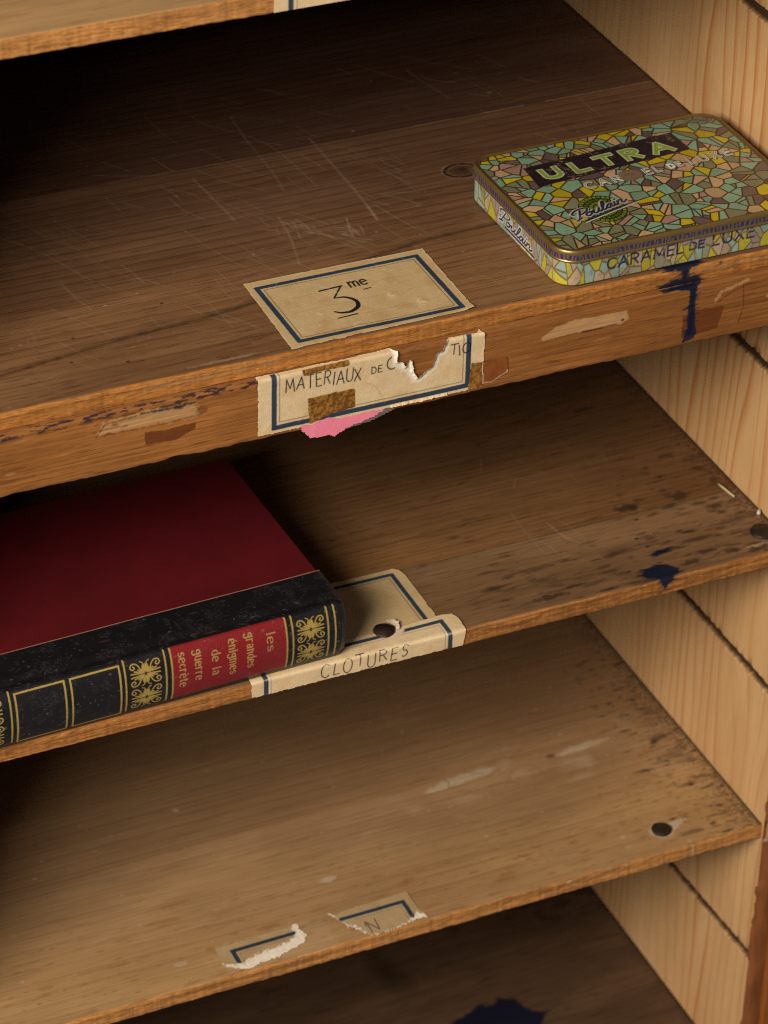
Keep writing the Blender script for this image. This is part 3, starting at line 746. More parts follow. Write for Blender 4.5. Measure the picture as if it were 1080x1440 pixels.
# real outline is a slightly skew quadrilateral
quad = [(-263.2, 1.3), (-176.6, 2.6), (-175.8, 58.8), (-261.8, 59.6)]
sl = (slice(None), slice(None)); d = cv.poly_sd(quad, sl)
edge_n = (fbm(cv.U * .35, cv.V * .35, 3) - .5)
cv.hole = (d + edge_n * (.5 + 1.6 * smooth(6, 0, cv.V) * smooth(.45, .6, fbm(cv.U * .06, cv.V * 0, 7)))) > 0
for yy in (17, 28.5, 40):
    for xx in np.arange(-252, -187, .9): cv.stroke([(xx, yy), (xx + .3, yy)], .25, (.1, .08, .06, 0), .5)
frame(cv, -258.8, -180, 4.8, 54.9)
# the numeral: flat-topped three with a long bowl
def brush(cv, pts, w0, w1, col, n=10):
    p = catmull(pts, n); L = len(p)
    for i in range(L - 1):
        t_ = i / (L - 1); w_ = w0 + (w1 - w0) * math.sin(math.pi * t_)
        cv.stroke([p[i], p[i + 1]], w_, col, 1)
cv.stroke([(-233.2, 41.4), (-222.6, 42.0)], 1.15, BLACK, 1, .05)
cv.stroke([(-222.8, 42.0), (-229.5, 33.6)], .9, BLACK, 1, .05)
brush(cv, [(-229.5, 33.4), (-225, 32.6), (-221.8, 28.5), (-222.6, 23.6), (-227, 20.6), (-231.5, 21.0), (-234, 23)], .7, 1.9, BLACK)
cv.stroke([(-234.6, 17.2), (-225.6, 17.8)], .9, BLACK, 1, .06)
m_, _ = text('me', 4.4, .14)
for s_ in place(m_, (-219.3, 39.3), (1.55, .03), (.02, 1)): cv.stroke(catmull(s_, 3), 1.0, BLACK, 1, .05)
cv.stroke([(-214.6, 35.6), (-211.4, 35.9)], .75, BLACK, 1)
age(cv, 4, .5)
for (u, v, r) in ((-195, 17.5, 2.4), (-205, 27, 2), (-240, 24, 1.4), (-228, 9, 3), (-197, 13, 1.5)):
    cv.stroke(arc(u, v, r, r * .7, 0, 300, 8), .35, TORN, .5, .2)
cv.stroke(catmull([(-236, 49), (-230, 44), (-226, 36)]), .6, TORN, .25, .3); scratches(cv, 16, -255, -185, 8, 52, 1.9, 7, .25, .3, .5, TORN)
m = smooth(1.6, .3, -d + edge_n) ; cv.c[..., :3] = cv.c[..., :3] * (1 - m[..., None] * .5) + np.array(PAPER_L[:3]) * m[..., None] * .5
def lab3(U, V):
    h = .34 + (fbm(U * .08, V * .08, 6) - .5) * .18
    for (u, v, r, q) in ((-195, 17.5, 2.4, .35), (-205, 27, 2.2, .25), (-240, 24, 1.6, .2), (-228, 9, 4, .3)):
        h = h + q * np.exp(-(((U - u) / r) ** 2 + ((V - v) / r) ** 2))
    h = h + .9 * np.exp(-((U + 176.5) ** 2 + (V - 3) ** 2) / 14)
    return U, V, h
o = sheet('paper_label', cv, lab3, M_PAPER); rebase(o, (-219, 30, 0))
tag(o, 'flat cream label lettered 3me in a blue frame on the worn top shelf', 'label', 'blue framed paper labels')

# the torn "MATERIAUX" label on the apron; v = z on the front face, folded over its top edge
cv = Cv(-281, -174.6, -36.2, -4.6, .3, PAPER_L)
frame(cv, -274.6, -181.2, -34.6, 6)
cv.c[..., :3] = np.where(((cv.U > -274) & (cv.U < -182) & (cv.V > -34))[..., None], cv.c[..., :3] * .97, cv.c[..., :3])
st, w_ = text('MATERIAUX', 6.0, .24, .085)
k = 34.5 / w_
for s_ in place(st, (-268, -16.9), (k, -.03), (.02, 1)): cv.stroke(s_, .62, INKB, .95, .08)
st, _ = text('DE', 3.3, .3, .05)
for s_ in place(st, (-228.2, -16.8), (1, .02), (.06, 1)): cv.stroke(s_, .55, INKB, .95, .06)
st, _ = text('C', 6.2, .2)
for s_ in place(st, (-221.3, -16.6), (1.1, 0), (.05, 1)): cv.stroke(s_, .65, INKB, .95, .06)
st, w_ = text('TIO', 5.4, .2, .05)
for s_ in place(st, (-191.4, -16.6), (1.0, .0), (.03, 1)): cv.stroke(s_, .6, INKB, .95, .06)
age(cv, 24, .35)
# creases
for p_ in ([(-232, -20), (-226, -24), (-222, -33)], [(-262, -33), (-256, -27), (-252, -22)], [(-219, -9), (-214, -16), (-213, -22)]):
    cv.stroke(catmull(p_), .5, (.3, .2, .1, 0), .3, .2)
TAPE = (.16, .062, .008, 0); TAPE2 = (.38, .185, .035, 0)
def tapemark(cv, pts, seed):
    p = np.array(pts); sl = cv.box(p[:, 0].min() - 1, p[:, 0].max() + 1, p[:, 1].min() - 1, p[:, 1].max() + 1)
    dd = cv.poly_sd(pts, sl) + (fbm(cv.U[sl] * .8, cv.V[sl] * .8, seed) - .5) * .9
    al = np.clip(-dd / .3 + .5, 0, 1); n = fbm(cv.U[sl] * .7, cv.V[sl] * .7, seed + 2, 5); n2 = np.abs(fbm(cv.U[sl] * .55, cv.V[sl] * .55, seed + 5, 4) - .5)
    t_ = (smooth(.35, .62, n) * .7 + .3 * smooth(.06, 0, n2))[..., None]
    colr = np.array(TAPE[:3]) * (1 - t_) + np.array(TAPE2[:3]) * t_
    colr = colr * (1 - .5 * smooth(.55, .75, fbm(cv.U[sl] * 1.7, cv.V[sl] * 1.7, seed + 8)))[..., None]
    s_ = cv.c[sl]; s_[..., :3] = s_[..., :3] * (1 - al[..., None]) + colr * al[..., None]
tapemark(cv, [(-258, -22.3), (-248, -22), (-236, -22.3), (-235.6, -31.8), (-246, -32.6), (-257, -35.2)], 3)
tapemark(cv, [(-260.6, -7.6), (-239, -7.2), (-238.6, -10.4), (-250, -9.9), (-260, -10.6)], 13)
tapemark(cv, [(-180.9, -22.5), (-174.9, -23), (-174.9, -35.8), (-182, -36)], 23)
# torn outline with white fibres
keep = [(-281, -5.2), (-262, -5.4), (-240, -5.8), (-218.5, -5.0), (-216.4, -8), (-216.6, -13.2), (-214, -13.6), (-212.6, -16.8), (-211.2, -12.6), (-209.2, -14.6), (-208.8, -19.5), (-206.6, -23.6), (-202.5, -20.5),
        (-200, -19.2), (-198.4, -13.4), (-195.6, -12.4), (-192.8, -6.6), (-186, -7.0), (-183, -6.8), (-178.5, -7.2), (-176.6, -4.8), (-174.6, -9), (-174.9, -36.1), (-281, -36.1)]
d = cv.poly_sd(keep, sl) + (fbm(cv.U * .8, cv.V * .8, 44) - .5) * 1.0 * smooth(-3, -6, cv.V * 0 - 6) 
cv.hole = d > -.05
tz = smooth(3.8, 1.8, -d + (fbm(cv.U * .7, cv.V * .7, 46) - .5) * 2.4) * ((cv.U > -219) & (cv.U < -192) & (cv.V > -26.5))
tz = np.maximum(tz, .8 * smooth(.8, .2, -d) * (cv.V > -30))
cv.c[..., :3] = cv.c[..., :3] * (1 - tz[..., None]) + np.array(TORN[:3]) * tz[..., None]
tornd = d.copy()
def lab_apron(U, V):
    top = -8.45; over = np.clip(V - top, 0, 5)         # part that folds back over the ledge
    base = np.where(V > top, 0, V - top)
    k = smooth(1.6, 0, -tornd) * ((U > -219) & (U < -192)) * .9
    wr = (fbm(U * .09, V * .12, 55) - .5) * .35
    lift = smooth(-178, -175, U) * smooth(-12, -6, V) * 1.2
    Y = -4.32 + over * .98 - wr - k - lift + np.clip(1 - np.abs(V - top) / 1.3, 0, 1) ** 2 * .35
    Z = np.where(V > top, top + .32 + over * .05, V) - np.clip(1 - np.abs(V - top) / 1.3, 0, 1) ** 2 * .1
    return U, Y, Z + k * .2
o = sheet('paper_label', cv, lab_apron, M_PAPER); rebase(o, (-228, -4, -36))
tag(o, 'torn label reading MATERIAUX DE with amber tape marks on the varnished apron', 'label', 'blue framed paper labels')

# tape running off that label to the right
cv = Cv(-175.4, -161.5, -35.4, -22.6, .3, (.27, .080, .014, 0))
d = cv.poly_sd([(-175.4, -23.6), (-163, -23.0), (-162.6, -31.5), (-166, -32.6), (-170, -35), (-175.4, -34.6)], sl) + (fbm(cv.U * .6, cv.V * .6, 4) - .5) * .8
cv.hole = d > 0
n_ = smooth(.4, .7, fbm(cv.U * .4, cv.V * .9, 6))[..., None]; cv.c[..., :3] = cv.c[..., :3] * (1 - n_ * .5) + np.array((.28, .10, .02)) * n_ * .5
m = (smooth(1.4, .3, -d) * (cv.V < -30))[..., None]; cv.c[..., :3] = cv.c[..., :3] * (1 - m) + np.array((.6, .36, .22)) * m
o = sheet('adhesive_tape', cv, lambda U, V: (U, -4.22 - (fbm(U * .3, V * .3, 3)) * .15, V), M_TAPE); rebase(o, (-168, -4, -35))
tag(o, 'square of reddish brown old tape at the right end of the torn apron label', 'tape')

# pink scrap hanging below the apron label, with a grey film strip behind it
cv = Cv(-262, -214, 0, 12, .4, (0, 0, 0, 0))
t_ = (cv.U + 262) / 44
low = 8.4 * np.clip(1.06 - np.abs((cv.U + 247) / 17) ** 2.2 * .8, 0, 1) * (cv.U < -247) + (8.4 - (cv.U + 247) * .20) * (cv.U >= -247)
low = low * smooth(-219, -223.5, cv.U) + (fbm(cv.U * .35, cv.U * 0, 3) - .5) * 2.2
cv.hole = (cv.V > low) | (cv.U > -219.5) | (cv.U < -261)
o = sheet('pink_paper_scrap', cv, lambda U, V: (U, -4.05 - V * .14 + (fbm(U * .1, V * .1, 5) - .5) * .6, -33.4 - V * 1.2), M_PINK, flip=True)
rebase(o, (-240, -3, -44)); tag(o, 'ragged pink paper scrap hanging under the torn apron label', 'paper')
cv = Cv(-240, -211, 0, 9, .4, (.16, .14, .14, 0))
d = cv.poly_sd([(-240, 0), (-215.5, 0), (-213.5, 2.0), (-219, 3.8), (-228, 6.0), (-240, 7)], sl); cv.hole = d > 0
o = sheet('clear_film_strip', cv, lambda U, V: (U, -3.9 - V * .12, -33.8 - V * 1.15), M_TAPE, flip=True)
rebase(o, (-225, -1, -43)); tag(o, 'grey film sliver sticking out behind the pink scrap', 'film')

# the plain label flat on the shelf beside the book
cv = Cv(-270, -183.4, 2, 57.2, .35, PAPER)
d = cv.poly_sd([(-270, 2), (-183.6, 2), (-183.4, 50), (-184.6, 54), (-187, 56.8), (-270, 57)], sl); cv.hole = d + (fbm(cv.U * .4, cv.V * .4, 3) - .5) * .5 > 0
frame(cv, -262, -188.2, -6, 53.6, 2.2)
age(cv, 14, .5)
o = sheet('paper_label', cv, lambda U, V: (U, V, -170.5 + .36 + (fbm(U * .06, V * .06, 8) - .5) * .2 + .5 * smooth(-190, -183.6, U) * smooth(40, 57, V)), M_PAPER)
rebase(o, (-226, 30, -170.5)); tag(o, 'blank aged label lying partly under the red book', 'label', 'blue framed paper labels')

# the CLOTURES label folded over the front edge of that shelf: v>0 on top, v<0 down the front
cv = Cv(-282.6, -175.0, -8.6, 14.2, .3, PAPER_L)
keepc = [(-282.6, -8.6), (-176.8, -8.6), (-175.4, 0), (-175.0, 9), (-176.6, 13), (-181, 14.2), (-200, 13.2), (-215, 12.8), (-230, 13.5), (-282.6, 13.5)]
d = cv.poly_sd(keepc, sl); cv.hole = d + (fbm(cv.U * .5, cv.V * .5, 31) - .5) * .5 > 0
cv.stroke([(-276, 9.2), (-183.6, 9.6), (-183.6, -8.6)], 2.3, BLUE, .96, .12, cap='sq'); cv.stroke([(-275.3, -9), (-275.3, 10)], 2.3, BLUE, .96, .12, cap='sq')
cv.stroke([(-273, 6.8), (-186, 7.0), (-186, -8.6)], .28, (.05, .05, .06, 0), .7); cv.stroke([(-272.8, -9), (-272.8, 7)], .28, (.05, .05, .06, 0), .7)
st, w_ = text('CLOTURES', 6.8, .3, .08)
k = 43.0 / w_
for s_ in place(st, (-248.4, -7.0), (k, .012), (.10, 1)): cv.stroke(s_, .6, INKB, .95, .08)
age(cv, 34, .3)
m = smooth(.8, .1, np.abs(cv.V + .2) + (fbm(cv.U * .5, cv.V * 0, 5) - .5) * .8)[..., None] * .35
cv.c[..., :3] = cv.c[..., :3] * (1 - m) + np.array(TORN[:3]) * m
# hole torn by the nail
dn_ = np.hypot(cv.U + 208.6, (cv.V - 13.3)) + (fbm(cv.U * .5, cv.V * .5, 71) - .5) * 2.4
m = smooth(7.6, 6.2, dn_)[..., None]; cv.c[..., :3] = cv.c[..., :3] * (1 - m) + np.array((.66, .52, .40)) * m
def labc(U, V):
    r = 2.0; top = np.maximum(V, 0); fr = np.minimum(V, 0)
    k = np.clip(1 - np.abs(V) / r, 0, 1) ** 2 * r * .28
    w = (fbm(U * .05, V * .1, 77) - .5) * .3
    lift = .18 * smooth(-200, -175, U)
    return U, top + np.where(V <= 0, -.62, -.62 * np.clip(1 - V / 3, 0, 1)) + k - lift * .6 * (V < 3) + w * (V < 0), -170.5 + .62 + fr - k + np.where(V > 0, w, 0) + lift * np.clip((V + 2) / 4, 0, 1)
o = sheet('paper_label', cv, labc, M_PAPER); rebase(o, (-229, 0, -179))
tag(o, 'cream label reading CLOTURES folded over the shelf edge beside the book', 'label', 'blue framed paper labels')

# torn remnants on shelf C
def remnant(box, keep, tornpoly, paint, label, seed):
    cv = Cv(*box, .3, (.43, .31, .165, 0))
    paint(cv); age(cv, seed, .4)
    d = cv.poly_sd(keep, sl) + (fbm(cv.U * .8, cv.V * .8, seed + 1) - .5) * 2.2 * smooth(16, 12, cv.V) + (fbm(cv.U * 2.8, cv.V * 2.8, seed + 11, 2) - .5) * 1.2
    dt = cv.poly_sd(tornpoly, sl) + (fbm(cv.U * .9, cv.V * .9, seed + 2) - .5) * 3.4 + (fbm(cv.U * 2.6, cv.V * 2.6, seed + 12, 2) - .5) * 1.6
    m = smooth(.6, -.7, dt)[..., None]
    f = (.85 + .3 * fbm(cv.U * 2, cv.V * 2, seed + 4))[..., None]
    cv.c[..., :3] = cv.c[..., :3] * (1 - m) + np.array(TORN[:3]) * f * m
    cv.hole = d > 0
    def fn(U, V):
        yy = np.maximum(V, 0)
        return U, yy - (V < 0) * .35, -344.3 + .30 + np.minimum(V, 0) + m[..., 0] * (.02 + .25 * fbm(U * .6, V * .6, seed + 6)) + (fbm(U * .1, V * .1, seed) - .5) * .15
    o = sheet('label_remnant', cv, fn, M_PAPER); c_ = ((box[0] + box[1]) / 2, 10, -344.3); rebase(o, c_)
    tag(o, label, 'torn label', 'torn label remnants'); return o
def p1(cv):
    cv.stroke([(-285.6, 4.6), (-285.6, 16.6), (-252.4, 16.9)], 2.3, BLUE, .96, .12, cap='sq'); cv.stroke([(-282.8, 6), (-282.8, 14), (-252, 14.2)], .28, (.1, .09, .08, 0), .6)
remnant((-294, -247, 1, 23.8), [(-293, 21.8), (-252, 22.4), (-253.5, 23.6), (-248.5, 22.8), (-249.4, 19), (-247.6, 13), (-251.5, 8.5), (-259, 6), (-267, 3.6), (-276, 3.2), (-281, 1.6), (-286, 2), (-289, 4.6), (-293.6, 7.6)],
        [(-252.6, 24), (-249, 24), (-247, 13), (-251, 8), (-260, 5), (-268, 2.5), (-282, .5), (-288, 2), (-294.5, 6), (-293, 9.5), (-287, 7), (-283, 6.5), (-279, 9), (-272, 10.4), (-264, 11), (-257, 13), (-252.4, 16)], p1,
        'left torn label remnant with a blue corner and furry white edge on the pale shelf', 101)
def p2(cv):
    cv.stroke([(-229.5, 17.2), (-194.6, 17.4), (-194.6, 2)], 2.3, BLUE, .96, .12, cap='sq'); cv.stroke([(-222, 14.6), (-197.2, 14.7), (-197.2, 4)], .28, (.1, .09, .08, 0), .6)
    for s_ in ([(-217.6, 2.6), (-217.4, 10.4), (-213.4, 3.4), (-212.8, 11.2)], [(-218.6, 8), (-218.0, 11.2)]): cv.stroke(s_, .55, INKB, .9, .05)
remnant((-234, -187, -.2, 24.6), [(-229.4, 21.4), (-224, 22.8), (-189.4, 24.0), (-189.6, 10), (-187.6, 2), (-192, 2.4), (-196, 2.2), (-203, .8), (-211, .2), (-219, .3), (-223, 6), (-227.4, 11), (-229.4, 16.2), (-233, 23.8), (-232, 23.9)],
        [(-234, 25), (-231.6, 25), (-229.2, 18.8), (-229, 15), (-223, 10), (-220.4, 4), (-218.6, .4), (-209, .6), (-203, 1.6), (-197, 3.4), (-194.4, 5), (-191.6, 7.6), (-187, 5), (-187, -2), (-223, -2), (-230, 12)], p2,
        'right torn label remnant lettered N with a blue corner on the pale shelf', 121)
# the sliver of a label on the uppermost shelf
cv = Cv(-272.5, -175, -8.4, 10, .4, PAPER_L); age(cv, 54, .3)
cv.stroke([(-265.2, -9), (-265.2, 8)], 2.3, BLUE, .96, .12, cap='sq'); cv.stroke([(-262.6, -9), (-262.6, 8)], .28, (.05, .05, .06, 0), .7)
cv.hole = cv.V > 9 + cv.U * 0
o = sheet('paper_label', cv, lambda U, V: (U, np.maximum(V, 0) - .45 * (V < 1.5), 166.3 + np.minimum(V, 0)), M_PAPER); rebase(o, (-224, 0, 158))
tag(o, 'label folded over the uppermost shelf edge, cut off by the photo top', 'label', 'blue framed paper labels')

# ------------------------------------------------------------------ nails
def nail(x, y, z, r, h, label, seed):
    n, m_ = 40, 10; V = []
    for j in range(m_ + 1):
        t_ = j / m_; rr = r * math.sin(t_ * math.pi / 2); zz_ = h * math.cos(t_ * math.pi / 2) ** .8
        for i in range(n):
            a_ = 2 * math.pi * i / n
            q = 1 + .035 * math.sin(3 * a_ + seed) + .02 * math.sin(7 * a_ + seed)
            V.append((rr * q * math.cos(a_), rr * q * math.sin(a_), zz_ + .12 * math.sin(9 * rr + seed + a_)))
    for i in range(n):
        a_ = 2 * math.pi * i / n; V.append((r * .96 * math.cos(a_), r * .96 * math.sin(a_), -.6))
    o = link('nail', raw('nail', np.array(V) * MM, grid_faces(m_ + 2, n, wrap=True)), M_NAIL); o.location = (x * MM, y * MM, z * MM)
    tag(o, label, 'nail', 'dark nail heads in the shelves'); return o
nail(-211.2, 12.6, -169.75, 5.1, 1.9, 'dark round nail head driven through the CLOTURES label', 1)
nail(-50, 16.4, -344.0, 5.3, 1.5, 'dark round nail head near the right front corner of the pale shelf', 2)
nail(-8.5, 16.5, -170.2, 6.3, 1.8, 'dark round nail head in the flecked shelf against the pine panel', 3)
# fibres of torn paper beside the first nail
cv = Cv(-209, -200.5, 9, 21, .35, (.66, .53, .42, 0))
d = cv.poly_sd([(-206.8, 9.4), (-204, 10.5), (-202.6, 14), (-203, 17.5), (-205.5, 20), (-208, 19), (-206.6, 16.5), (-205.4, 13)], sl) + (fbm(cv.U * .6, cv.V * .6, 3) - .5) * 1.6
cv.hole = d > 0
o = sheet('torn_paper_curl', cv, lambda U, V: (U, V, -169.6 + .9 * smooth(-206, -202, U) + .8 * fbm(U * .5, V * .5, 4)), M_PAPER); rebase(o, (-205, 14, -170))
tag(o, 'fuzzy curl of torn paper at the right of the nail on CLOTURES label', 'paper')
# a piece of straw and crumbs
def rod(name, a, b, r, mat):
    from mathutils import Vector
    a = np.array(a, float); b = np.array(b, float); d_ = (b - a) / np.linalg.norm(b - a); u = np.cross(d_, (0, 0, 1)); u /= np.linalg.norm(u); w = np.cross(d_, u)
    V = []
    for t_, k in ((0, .1), (0, .8), (.3, 1), (.65, .9), (1, .8), (1, .1)):
        for i in range(8):
            c = a + (b - a) * t_ + (u * math.cos(i * math.pi / 4) + w * math.sin(i * math.pi / 4)) * r * k; V.append(c)
    return link(name, raw(name, np.array(V) * MM, grid_faces(6, 8, wrap=True)), mat)
o = rod('straw', (-8.6, 60.2, -169.4), (-7.0, 47.0, -169.2), .65, M_STRAW); rebase(o, (-8, 54, -170)); tag(o, 'short piece of dry straw on the flecked shelf near the pine panel', 'straw')
o = rod('crumb', (-3.2, 29.8, -169.6), (-1.6, 32.2, -169.2), 1.0, M_CHALK); rebase(o, (-2.5, 31, -170)); tag(o, 'small white crumb behind the nail by the pine panel', 'crumb')

# ------------------------------------------------------------------ the tin
X0, X1, Y0, Y1 = -136.4, -8.0, 1.8, 98.8
RC = 11.0
def rr_path(x0, x1, y0, y1, r, step=.35):
    """rounded rectangle, starts at front-left corner end, counter-clockwise; returns pts, normals, s"""
    P_, N_ = [], []
    def ln(a, b, nrm):
        L = math.dist(a, b); k = max(2, int(L / step))
        for i in range(k): P_.append((a[0] + (b[0] - a[0]) * i / k, a[1] + (b[1] - a[1]) * i / k)); N_.append(nrm)
    def cr(c, a0):
        k = max(4, int(r * math.pi / 2 / step))
        for i in range(k):
            a_ = math.radians(a0 + 90 * i / k); P_.append((c[0] + r * math.cos(a_), c[1] + r * math.sin(a_))); N_.append((math.cos(a_), math.sin(a_)))
    ln((x0 + r, y0), (x1 - r, y0), (0, -1)); cr((x1 - r, y0 + r), -90)
    ln((x1, y0 + r), (x1, y1 - r), (1, 0)); cr((x1 - r, y1 - r), 0)
    ln((x1 - r, y1), (x0 + r, y1), (0, 1)); cr((x0 + r, y1 - r), 90)
    ln((x0, y1 - r), (x0, y0 + r), (-1, 0)); cr((x0 + r, y0 + r), 180)
    P_ = np.array(P_); N_ = np.array(N_); q = np.roll(P_, -1, 0); s = np.concatenate([[0], np.cumsum(np.hypot(*(q - P_).T))[:-1]])
    return P_, N_, s
PP, NN, SS = rr_path(X0, X1, Y0, Y1, RC)
LT = SS[-1] + .35
GOLD = (.36, .235, .075, .75); NAVY = (.022, .018, .07, 0)
AQ, YE, TA, MA, OL, PK = (.205, .36, .25), (.50, .395, .012), (.50, .335, .18), (.125, .082, .078), (.19, .20, .115), (.36, .21, .175)
tin = empty('tin_box', ((X0 + X1) / 2, (Y0 + Y1) / 2, 0))
tag(tin, 'flat caramel tin with a coloured mosaic pattern and gold rim against the panel', 'tin')
def tchild(o): o.parent = tin; o.matrix_parent_inverse = tin.matrix_basis.inverted(); return o
bpy.context.view_layer.update()
tin.matrix_world  # evaluated
# body
zsb = np.concatenate([[0.0, .0, .15, .5, 1.0], np.arange(1.35, 12.7, .35)])
offb = np.concatenate([[-6.0, -2.3, -1.6, -1.15, -1.0], np.full(len(zsb) - 5, -1.0)])
zsb[0] = .05; zsb[1] = .0
cv = Cv(0, 1, 0, 1, 1, us=SS, vs=np.arange(len(zsb), dtype=float)); cv.res = .35
ZZ = np.repeat(zsb[:, None], len(SS), 1); SSg = np.repeat(SS[None], len(zsb), 0)
LA, LY, LL, LG = (.27, .40, .34), (.46, .42, .035), (.34, .28, .28), (.27, .29, .20)
colr = mosaic(SSg, ZZ, 260, [LA, LY, LL, LG, (.42, .33, .22)], [3, 2.6, 1.6, 1.2, 1], (.17, .105, .03), .5, 5, .55)
cv.c[..., :3] = colr; cv.V = ZZ; cv.v = zsb
# painting in (s,z)
class Sub: pass
bz = Cv(0, 1, 0, 1, 1, us=SS, vs=np.maximum.accumulate(zsb + np.arange(len(zsb)) * 1e-6)); bz.res = .35; bz.c = cv.c
s_front = lambda x: x - (X0 + RC)
sc_ = 37.5
for t_, x_a, x_b, z_a, h_ in (('CARAMEL', -112.6, -75.2, 5.6, 5.2), ('DE', -71.6, -64.4, 6.6, 3.6), ('LUXE', -60, -39, 6.4, 5.4)):
    st, w_ = text(t_, h_, .26); k = (x_b - x_a) / w_
    for s_ in place(st, (s_front(x_a), z_a), (k, .012), (0, 1)): bz.stroke(s_, .95, NAVY, 1, .04, cap='sq')
# left side: s runs from back to front on the left wall
sL = lambda y: (SS[np.argmin(np.abs(PP[:, 0] - X0) + np.abs(PP[:, 1] - y) * .5)])
def script(o, L, h, eu, ev):
    """the connected brand script, about 6.4 wide x 1.6 tall units"""
    u = L / 6.6
    raws = [
        [(.55, 0), (.75, .9), (.95, 1.7)], [(.1, 1.2), (.0, 1.6), (.5, 2.0), (1.2, 2.0), (1.75, 1.7), (1.6, 1.15), (1.0, .85), (.8, 1.0)], [(.2, -.15), (.55, 0), (.8, .1)],
        [(1.7, .75), (1.45, .55), (1.45, .15), (1.75, 0), (2.05, .3), (2.0, .7), (1.7, .75), (2.0, .6), (2.3, .72)],
        [(2.4, .8), (2.3, .25), (2.5, 0), (2.8, .2), (3.0, .8), (2.9, .2), (3.1, 0), (3.3, .25)],
        [(3.3, .25), (3.65, 1.1), (3.75, 1.75), (3.55, 1.75), (3.4, .9), (3.4, .2), (3.6, 0), (3.8, .2)],
        [(4.45, .7), (4.15, .78), (3.9, .4), (3.95, .05), (4.2, .05), (4.5, .75), (4.4, .2), (4.6, 0), (4.75, .2)],
        [(4.85, .8), (4.8, .2), (4.95, 0), (5.1, .2)], [(4.98, 1.25), (5.02, 1.32)],
        [(5.2, .78), (5.15, 0)], [(5.17, .4), (5.45, .8), (5.7, .75), (5.65, .2), (5.85, 0), (6.2, .35)]]
    out = []
    for r_ in raws:
        out.append(catmull([(o[0] + (a_ + b_ * .18) * u * eu[0] + b_ * h * ev[0], o[1] + (a_ + b_ * .18) * u * eu[1] + b_ * h * ev[1]) for a_, b_ in r_], 5))
    return out
WH = (.72, .72, .66, 0)
for s_ in script((sL(65), 4.6), 36, 3.0, (1, -.02), (0, 1)): bz.stroke(s_, 2.0, (.62, .66, .62, 0), .8)
for s_ in script((sL(65), 4.6), 36, 3.0, (1, -.02), (0, 1)): bz.stroke(s_, .95, NAVY, 1)
bz.stroke([(sL(58), 3.0), (sL(29), 2.6)], 1.0, NAVY, 1); bz.stroke([(sL(56), 2.0), (sL(29), 1.6)], .5, WH, .8)
bz.blob(10 * .5, 5.5, 1.0, 2.6, (.2, .17, .3, 0), .6, .6)
# gilt bottom seam and rubbed spots
bz.c[:4, :, :] = (.14, .10, .05, .5)
wn = smooth(.62, .7, fbm(SSg * .35, ZZ * .5, 88, 4))[..., None] * .6; bz.c[..., :3] = bz.c[..., :3] * (1 - wn) + np.array((.30, .24, .15)) * wn
bx_ = PP[None, :, 0] + NN[None, :, 0] * offb[:, None]; by_ = PP[None, :, 1] + NN[None, :, 1] * offb[:, None]
body = link('body', raw('body', np.stack([bx_, by_, ZZ + .15], -1).reshape(-1, 3) * MM, grid_faces(len(zsb), len(SS), wrap=True), True, bz.c.reshape(-1, 4)), M_TIN); tchild(body)
# lid skirt and rolled rim
prof = []
prof += [(-1.0, 12.5), (-.35, 12.3), (.05, 12.5), (.15, 12.9), (.05, 13.3), (-.1, 13.45)]
prof += [(-.15, z_) for z_ in np.arange(13.7, 16.5, .3)]
for a_ in np.linspace(0, 90, 9): prof.append((-.05 - 1.0 * (1 - math.cos(math.radians(a_))), 16.6 + 1.9 * math.sin(math.radians(a_))))
prof += [(-1.35, 18.42), (-1.7, 18.22), (-1.95, 18.0), (-2.2, 17.85), (-2.8, 17.8)]
prof = np.array(prof)
lc = np.zeros((len(prof), len(SS), 4)); lc[:] = GOLD
pz = prof[:, 1]; hb = (pz > 13.55) & (pz < 16.55) & (np.arange(len(prof)) < 20)
r8 = np.random.default_rng(3); s_ = 0; bars = []
while s_ < LT:
    w_ = r8.uniform(.8, 2.0); bars.append((s_, s_ + w_, r8.uniform(-.5, .5))); s_ += w_ + r8.uniform(.3, .8)
lin = np.zeros(SS.shape)
for j in np.where(hb)[0]:
    tt = (pz[j] - 15) / 1.5
    al = np.zeros(SS.shape)
    for a_, b_, k_ in bars:
        c_ = (a_ + b_) / 2 + k_ * tt; h_ = (b_ - a_) / 2
        al = np.maximum(al, np.clip((h_ - np.abs(SS - c_)) / .3 + .5, 0, 1))
    if abs(tt) > .93: al *= .2
    lc[j] = lc[j] * (1 - al[:, None]) + np.array((.03, .028, .10, 0)) * al[:, None]
wearr = smooth(.55, .72, fbm(SS[None] * .3 + 0 * pz[:, None], pz[:, None] * 1.2 + 0 * SS[None], 21, 4))[..., None] * .6
lc = lc * (1 - wearr) + np.array((.20, .15, .085, .6)) * wearr
lx = PP[None, :, 0] + NN[None, :, 0] * prof[:, 0, None]; ly = PP[None, :, 1] + NN[None, :, 1] * prof[:, 0, None]
lz = np.repeat(pz[:, None], len(SS), 1) + (fbm(SS[None] * .05, pz[:, None] * .1, 3) - .5) * .3
lid = link('lid', raw('lid', np.stack([lx, ly, lz], -1).reshape(-1, 3) * MM, grid_faces(len(prof), len(SS), wrap=True), True, lc.reshape(-1, 4)), M_TIN); tchild(lid)
# painted top
cv = Cv(X0 + 1.8, X1 - 1.8, Y0 + 1.8, Y1 - 1.8, .27)
cv.c[..., :3] = mosaic(cv.U, cv.V, 270, [AQ, YE, TA, MA, OL, PK], [4.2, 2.6, 2.2, 1.6, 2.2, .8], (.045, .025, .008), .80, 12)
